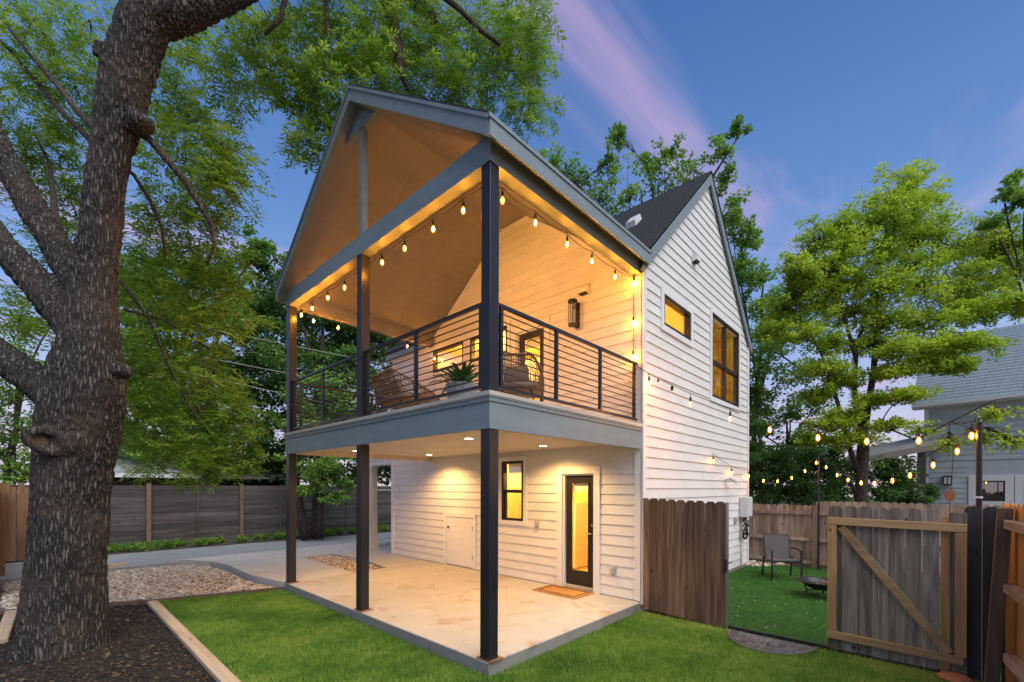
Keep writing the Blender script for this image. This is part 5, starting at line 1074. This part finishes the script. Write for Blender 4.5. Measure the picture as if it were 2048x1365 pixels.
# ------------------------------------------------------------------ grass, turf, mulch, stones
from mathutils.geometry import intersect_point_tri_2d
def in_poly(pts, poly):
    x, y = pts[:, 0], pts[:, 1]; ins = np.zeros(len(pts), bool); n = len(poly); j = n-1
    for i in range(n):
        xi, yi = poly[i]; xj, yj = poly[j]; c = ((yi > y) != (yj > y)) & (x < (xj-xi)*(y-yi)/(yj-yi+1e-12)+xi); ins ^= c; j = i
    return ins
def visible(pts, mg=40):
    u, v = pts[:, 0], pts[:, 1]; X = X0 - u*math.sin(TH) + v*math.cos(TH); Y = Y0 + u*math.cos(TH) + v*math.sin(TH); px = 1024 + F*X/np.maximum(Y, .1); py = HOR + F*(EYE-G)/np.maximum(Y, .1)
    return (Y > .3) & (px > -300) & (px < 2350) & (py < 1500)
def blades(name, poly, n, h, w, mat, label, avoid=None, tintscale=1.4, lean=.5, base=.45):
    us = [p[0] for p in poly]; vs = [p[1] for p in poly]; pts = np.stack([rng.uniform(min(us), max(us), n*6), rng.uniform(min(vs), max(vs), n*6)], 1); k = in_poly(pts, poly) & visible(pts)
    if avoid is not None: k &= ~avoid(pts)
    pts = pts[k][:n]; m = len(pts); P = np.stack([pts[:, 1], pts[:, 0], np.full(m, G-.012)], 1); a = rng.uniform(0, 6.28, m); ln = np.abs(rng.normal(0, lean, m))
    tip = P + np.stack([np.cos(a)*ln*h, np.sin(a)*ln*h, h*rng.uniform(.6, 1.25, m)], 1); b = a + rng.uniform(-.5, .5, m); s = np.stack([-np.sin(b), np.cos(b), np.zeros(m)], 1)*(w*rng.uniform(.6, 1.2, m))[:, None]
    v = np.stack([P-s, P+s, tip], 1).reshape(-1, 3); f = np.arange(m*3).reshape(-1, 3)
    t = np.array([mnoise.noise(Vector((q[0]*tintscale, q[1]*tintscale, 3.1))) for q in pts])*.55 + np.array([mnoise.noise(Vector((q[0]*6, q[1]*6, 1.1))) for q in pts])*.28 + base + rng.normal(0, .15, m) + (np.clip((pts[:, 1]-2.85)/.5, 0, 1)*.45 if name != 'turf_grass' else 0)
    o = np_mesh(name, v, f, mat, np.repeat(np.clip(t, 0, 1), 3)); meta(o, label, 'grass', kind='stuff'); return o
slab_av = lambda p: (p[:, 0] > -.02) & (p[:, 0] < U+.02) & (p[:, 1] > -.02)
blades('lawn_grass', [(-6, -1.84), (-6, 3.36), (5.66, 3.36), (5.66, .0), (6.24, -1.84)], 260000, .042, .0042, 'grass_blade', 'short green lawn grass in front of the patio slab', lambda p: slab_av(p) | ((((p[:, 0]+1.87)/.5)**2 + ((p[:, 1]-3.34)/.62)**2) < 1.0))
blades('turf_grass', [(-4, 3.46), (-4, 9.8), (.2, 9.8), (.2, 9.2), (-.02, 9.1), (-.02, 3.46)], 110000, .026, .004, 'turf_blade', 'smooth artificial turf in the fenced side yard', None, .8, .3, .5)
def stones(name, poly, n, size, z, mat, label, kind='stones', flat=.55, var=.35):
    bm = bmesh.new(); bmesh.ops.create_icosphere(bm, subdivisions=1, radius=1); bv = np.array([v.co[:] for v in bm.verts]); bf = np.array([[v.index for v in f.verts] for f in bm.faces]); bm.free()
    us = [p[0] for p in poly]; vs = [p[1] for p in poly]; pts = np.stack([rng.uniform(min(us), max(us), n*5), rng.uniform(min(vs), max(vs), n*5)], 1); pts = pts[in_poly(pts, poly)][:n]; m = len(pts)
    s = size*np.exp(rng.normal(0, var, m)); sc = np.stack([s*rng.uniform(.8, 1.35, m), s*rng.uniform(.6, 1, m), s*flat*rng.uniform(.7, 1.2, m)], 1); a = rng.uniform(0, 6.28, m); tl = rng.normal(0, .25, m)
    b = bv[None]*(1+rng.normal(0, .09, (m, len(bv), 1))); b = b*sc[:, None]; x = b[..., 0]; zz = b[..., 2]; b[..., 2] = zz*np.cos(tl)[:, None] + x*np.sin(tl)[:, None]; x = x*np.cos(tl)[:, None] - zz*np.sin(tl)[:, None]
    y = b[..., 1]; wx = x*np.cos(a)[:, None] - y*np.sin(a)[:, None] + pts[:, 1:2]; wy = x*np.sin(a)[:, None] + y*np.cos(a)[:, None] + pts[:, 0:1]; wz = b[..., 2] + (z + rng.uniform(0, size*.9, m))[:, None]
    V_ = np.stack([wx, wy, wz], -1).reshape(-1, 3); F_ = (bf[None] + (np.arange(m)*len(bv))[:, None, None]).reshape(-1, 3)
    o = np_mesh(name, V_, F_, mat, np.repeat(np.clip(rng.normal(.5, .24, m), 0, 1), len(bv)), True); meta(o, label, kind, kind='stuff'); return o
stones('river_gravel', [(7.15, -3.62), (6.7, -2.4), (6.33, -1.9), (5.72, -.02), (6.95, -.24), (8.8, -.24), (9.6, -.4), (10.35, -.84), (10.4, -3.72)], 10500, .027, G-.008, 'river_stone', 'tan and grey river stones in the bed by the driveway')
stones('river_gravel', [(U+.05, 1.46), (8.68, 1.5), (8.68, 2.24), (7.4, 2.39), (U+.05, 2.16)], 1500, .026, -.058, 'river_stone', 'tan river stones in the strip set into the concrete')
stones('river_gravel', [(8.95, 4.0), (10.35, 4.0), (10.35, 7), (8.95, 7)], 900, .034, -.045, 'river_stone', 'stones beside the alley near the side porch column')
stones('river_gravel', [(-.02, 8.9), (-.3, 9.3), (-.9, 9.8), (.3, 9.8), (.3, 9.2)], 160, .045, G, 'river_stone', 'pale stones at the house corner by the back fence')
stones('mulch_chips', [(2.0, -7), (2.0, -2.0), (6.26, -2.0), (6.68, -2.5), (7.1, -3.6), (6.8, -7)], 22000, .0105, G-.012, 'mulch_chip', 'dark brown wood mulch under the big tree', 'mulch', .4, .5)
m = 130; P = np.stack([rng.uniform(-1.8, 3.3, m), rng.uniform(-3, 6, m), np.full(m, G+.028)], 1); P = P[~((P[:, 1] > -.05) & (P[:, 1] < U+.05) & (P[:, 0] > -.05))]; m = len(P); d = rand_dirs(m); d[:, 2] *= .2; v, f = leaf_quads(P, norm(d), np.tile([0, 0, 1.], (m, 1)), rng.uniform(.025, .06, m), rng.uniform(.006, .013, m)); o = np_mesh('fallen_leaves', v, f, 'mulch_chip', np.repeat(rng.uniform(.5, 1, m), 4)); meta(o, 'dry brown leaves scattered on the front lawn', 'leaves', kind='stuff')
blades('long_grass', [(-6, -1.84), (-6, 3.36), (5.66, 3.36), (5.66, .0), (6.24, -1.84)], 14000, .052, .0034, 'grass_blade', 'longer ragged grass blades standing out of the lawn', slab_av, 2.5, .7, .62)
# fallen leaves and petals on lawn and turf
m = 60; P = np.stack([rng.uniform(3.6, 8, m), rng.uniform(-3, -.2, m), np.full(m, G+.022)], 1); d = rand_dirs(m); d[:, 2] *= .15; v, f = leaf_quads(P, norm(d), np.tile([0, 0, 1.], (m, 1)), rng.uniform(.02, .05, m), rng.uniform(.008, .014, m)); o = np_mesh('fallen_leaves', v, f, 'river_stone', np.repeat(rng.uniform(.6, 1, m), 4)); meta(o, 'pale fallen leaves scattered on the side yard turf', 'leaves', kind='stuff')
m = 26; P = np.stack([rng.uniform(.2, 3.1, m), rng.uniform(.2, 5, m), np.full(m, .004)], 1); d = rand_dirs(m); d[:, 2] = 0; v, f = leaf_quads(P, norm(d), np.tile([0, 0, 1.], (m, 1)), rng.uniform(.03, .06, m), rng.uniform(.007, .014, m)); o = np_mesh('fallen_leaves', v, f, 'mulch_chip', np.repeat(rng.uniform(.4, .9, m), 4)); meta(o, 'small dry leaves lying on the patio slab', 'leaves', kind='stuff')

# ------------------------------------------------------------------ neighbouring buildings
COUNT = [0]; ROWS = []
nh = empty('neighbour_house', W(-4.2, 18.6, G), 'grey-blue neighbour house with shingled roof at the right edge', 'house')
def N_(mb, name, mat, parent=None, bevel=0):
    o = mb.build(name, mat, parent or nh, bevel=bevel)
    if parent is None: o.matrix_parent_inverse = Matrix.Translation(nh.location).inverted()
    return o
na = Vector((-3.3, 18.65)); nd = Vector((-2.35, -.2)).normalized(); nn = Vector((-nd.y, nd.x))   # along wall (to the right), inward normal
if nn.y < 0: nn = -nn
def nf(s, z, n): q = na + nd*s - nn*n; return W(q.x, q.y, z)
NZ = 5.0
nwin = (2.75, 3.75, 1.28, 2.05)
wallm = MB(); 
for (a, b, c, d) in ((0, 1.31, -.2, NZ), (1.31, 1.96, -.2, 1.42), (1.31, 1.96, 2.1, NZ), (1.96, 2.36, -.2, NZ), (2.36, 3.0, -.2, 1.42), (2.36, 3.0, 2.1, NZ), (3.0, 12, -.2, NZ)): block(nf, a, b, c, d, -.15, 0, wallm)
nw = N_(wallm, 'wall', 'neighbour_siding')
def nlap(a, b, z0, z1):
    z = z0
    while z < z1-.05:
        N_(MB().hexa([nf(a, z, .026), nf(b, z, .026), nf(b, z, .002), nf(a, z, .002), nf(a, z+.19, .010), nf(b, z+.19, .010), nf(b, z+.19, .002), nf(a, z+.19, .002)]), 'siding_board', 'neighbour_siding', nw); z += .18
nlap(.12, 1.07, .6, 2.78); nlap(.12, 9, 2.82, NZ-.1)
N_(block(nf, 0, .12, -.2, NZ, 0, .03), 'corner_trim', 'white_trim', nw); N_(block(nf, 2.45, 5.5, .4, 2.3, .001, .03, None), 'window_bay', 'white_trim', nw) if False else None
for (a, b) in ((1.31, 1.96), (2.36, 3.0)):
    w = N_(ring(nf, a-.19, b+.19, 1.23, 2.29, .19, 0, .04), 'window', 'white_trim'); N_(ring(nf, a, b, 1.42, 2.1, .045, -.05, .02), 'frame', 'bronze_frame', w)
    N_(MB().add([nf(a, 1.42, -.03), nf(b, 1.42, -.03), nf(b, 2.1, -.03), nf(a, 2.1, -.03)], [(0, 1, 2, 3)]), 'pane', 'window_glass', w); N_(block(nf, a-.0, b+.0, 1.3, 2.2, -.6, -.5), 'blackout', 'black_rubber', w)
# left side wall + window, roof
q0 = nf(0, 0, -.15)
N_(MB().prism([nf(0, -.2, 0), nf(0, NZ, 0), nf(0, NZ, -6), nf(0, -.2, -6)], nf(.12, 0, 0)-nf(0, 0, 0)), 'side_wall', 'white_trim')
RS = .80
def rfz(n): return NZ + .12 + RS*(n)
rl = N_(MB().hexa([nf(-.3, rfz(-.35), .35), nf(12, rfz(-.35), .35), nf(12, rfz(3.6), -3.6), nf(-.3, rfz(3.6), -3.6), nf(-.3, rfz(-.35)+.03, .35), nf(12, rfz(-.35)+.03, .35), nf(12, rfz(3.6)+.03, -3.6), nf(-.3, rfz(3.6)+.03, -3.6)]), 'roof', 'black_rubber')
kk = 24
for i in range(kk):
    n0 = -.38 + 3.98*i/kk; n1 = -.38 + 3.98*(i+1.2)/kk; s = -.32
    off = (i % 3)*.13
    while s < 7.2:
        ln = random.choice((.25, .32, .4)); s1 = s+ln; e = random.uniform(0, .008)
        N_(MB().hexa([nf(s+.006, rfz(n0)+.03, -n0), nf(s1, rfz(n0)+.03, -n0), nf(s1, rfz(n1)+.03, -n1), nf(s+.006, rfz(n1)+.03, -n1), nf(s+.006, rfz(n0)+.05+e, -n0), nf(s1, rfz(n0)+.05+e, -n0), nf(s1, rfz(n1)+.034, -n1), nf(s+.006, rfz(n1)+.034, -n1)]), 'shingle', 'shingle_blue', rl) if i*30 + 0 < 10000 and COUNT[0] < 290 and s < 3.2 else ROWS.append((s, s1, n0, n1, e))
        COUNT[0] += 1; s = s1
mb = MB()
for (s, s1, n0, n1, e) in ROWS: mb.hexa([nf(s+.006, rfz(n0)+.03, -n0), nf(s1, rfz(n0)+.03, -n0), nf(s1, rfz(n1)+.03, -n1), nf(s+.006, rfz(n1)+.03, -n1), nf(s+.006, rfz(n0)+.05+e, -n0), nf(s1, rfz(n0)+.05+e, -n0), nf(s1, rfz(n1)+.034, -n1), nf(s+.006, rfz(n1)+.034, -n1)])
o = N_(mb, 'shingles', 'shingle_blue', rl); o['kind'] = 'stuff'
gu = N_(block(nf, -.3, 12, rfz(-.35)-.10, rfz(-.35)+.015, .35, .47), 'gutter', 'gutter_white')
for s in np.arange(.4, 7, .75): N_(block(nf, s, s+.03, rfz(-.35)-.105, rfz(-.35)+.03, .34, .475), 'bracket', 'gutter_white', gu)
N_(block(nf, -.3, 12, rfz(-.35)-.14, rfz(-.35)-.10, -.1, .36), 'eave_soffit', 'gutter_white')
# awning with post
aw = empty('awning', W(-1.5, 16.5, 1.9), 'pale sloping patio awning on a timber post beside the neighbour house', 'awning')
pA, pB, pC, pD = at(1690, 925, 15.5), at(1905, 885, 14.6), at(1905, 862, 17), at(1700, 905, 18)
fpart(aw, MB().add([pA, pB, pC, pD] + [p + Vector((0, 0, .06)) for p in (pA, pB, pC, pD)], [(0, 1, 2, 3), (4, 5, 6, 7), (0, 1, 5, 4), (1, 2, 6, 5), (2, 3, 7, 6), (3, 0, 4, 7)]), 'canopy', 'awning')
fpart(aw, MB().bar(pA - Vector((0, 0, .06)), pB - Vector((0, 0, .06)), .05, .16), 'front_beam', 'awning')
pq = at(1843, 905, 15); fpart(aw, MB().box((pq.x-.11, pq.y-.11, G), (pq.x+.11, pq.y+.11, pq.z)), 'post', 'alley_board')
# porch lamp and sun ornament on the neighbour wall
nl = empty('porch_lamp', nf(.62, 2.0, .05), 'small black wall lamp on the neighbour house', 'lamp'); c = nf(.62, 2.12, .16)
fpart(nl, MB().box((c.x+.12, c.y-.10, c.z-.14), (c.x+.14, c.y+.10, c.z+.16)).box((c.x-.07, c.y-.12, c.z+.13), (c.x+.14, c.y+.12, c.z+.17)).box((c.x-.07, c.y-.1, c.z-.16), (c.x+.12, c.y+.1, c.z-.13)).box((c.x-.075, c.y-.11, c.z-.13), (c.x-.055, c.y-.09, c.z+.13)).box((c.x-.075, c.y+.09, c.z-.13), (c.x-.055, c.y+.11, c.z+.13)).box((c.x-.075, c.y-.01, c.z-.13), (c.x-.06, c.y+.01, c.z+.13)), 'housing', 'black_steel')
fpart(nl, MB().box((c.x-.05, c.y-.085, c.z-.12), (c.x+.1, c.y+.085, c.z+.12)), 'glass', 'blind')
so = empty('sun_ornament', at(1899, 992, 8), 'rusty metal sun ornament above the gate', 'ornament'); c = at(1899, 992, 8); rt = (at(1910, 992, 8) - c).normalized(); upv = Vector((0, 0, 1)); fwd = rt.cross(upv)
pts = []
for i in range(24):
    t = i/24*2*math.pi; r = (.118 if i % 2 == 0 else .085); pts.append(c + rt*r*math.cos(t) + upv*r*math.sin(t))
fpart(so, MB().prism(pts, fwd*.012), 'disc', 'rust'); fpart(so, MB().tube([c - upv*.08, Vector((c.x, c.y, G))], .008, 6), 'stake', 'rust')
fpart(so, MB().tube([c + rt*.03 + upv*.1, at(1907, 893, 8)], .005, 5), 'hanger', 'black_rubber')
# house beyond the alley fence
bh = empty('alley_house', W(19, 3, 0), 'low house with grey roof and white gutter behind the alley fence', 'house')
def B_(mb, n, m): return fpart(bh, mb, n, m)
B_(wb(20.2, 26, -1.6, 5.4, -.1, 2.35), 'wall', 'bronze_frame'); bu0 = 19.4
B_(MB().hexa([W(bu0, -2, 2.32), W(bu0, 5.8, 2.32), W(23.5, 5.8, 3.5), W(23.5, -2, 3.5), W(bu0, -2, 2.4), W(bu0, 5.8, 2.4), W(23.5, 5.8, 3.6), W(23.5, -2, 3.6)]), 'roof', 'asphalt')
B_(wb(bu0-.12, bu0, -2, 5.8, 2.18, 2.34), 'gutter', 'gutter_white')
# overhead wires
for i, (a, b) in enumerate((((330, 640, 17), (800, 735, 17)), ((330, 700, 17), (800, 790, 17)), ((330, 735, 17), (800, 840, 17)))):
    pa, pb = at(*a), at(*b); o = MB().tube([pa + (pa-pb)*3, pa, pb, pb + (pb-pa)*3], .012, 5).build('utility_wire', 'plastic_grey'); meta(o, ('highest', 'middle', 'lowest')[i] + ' overhead utility wire crossing behind the alley trees', 'wire')
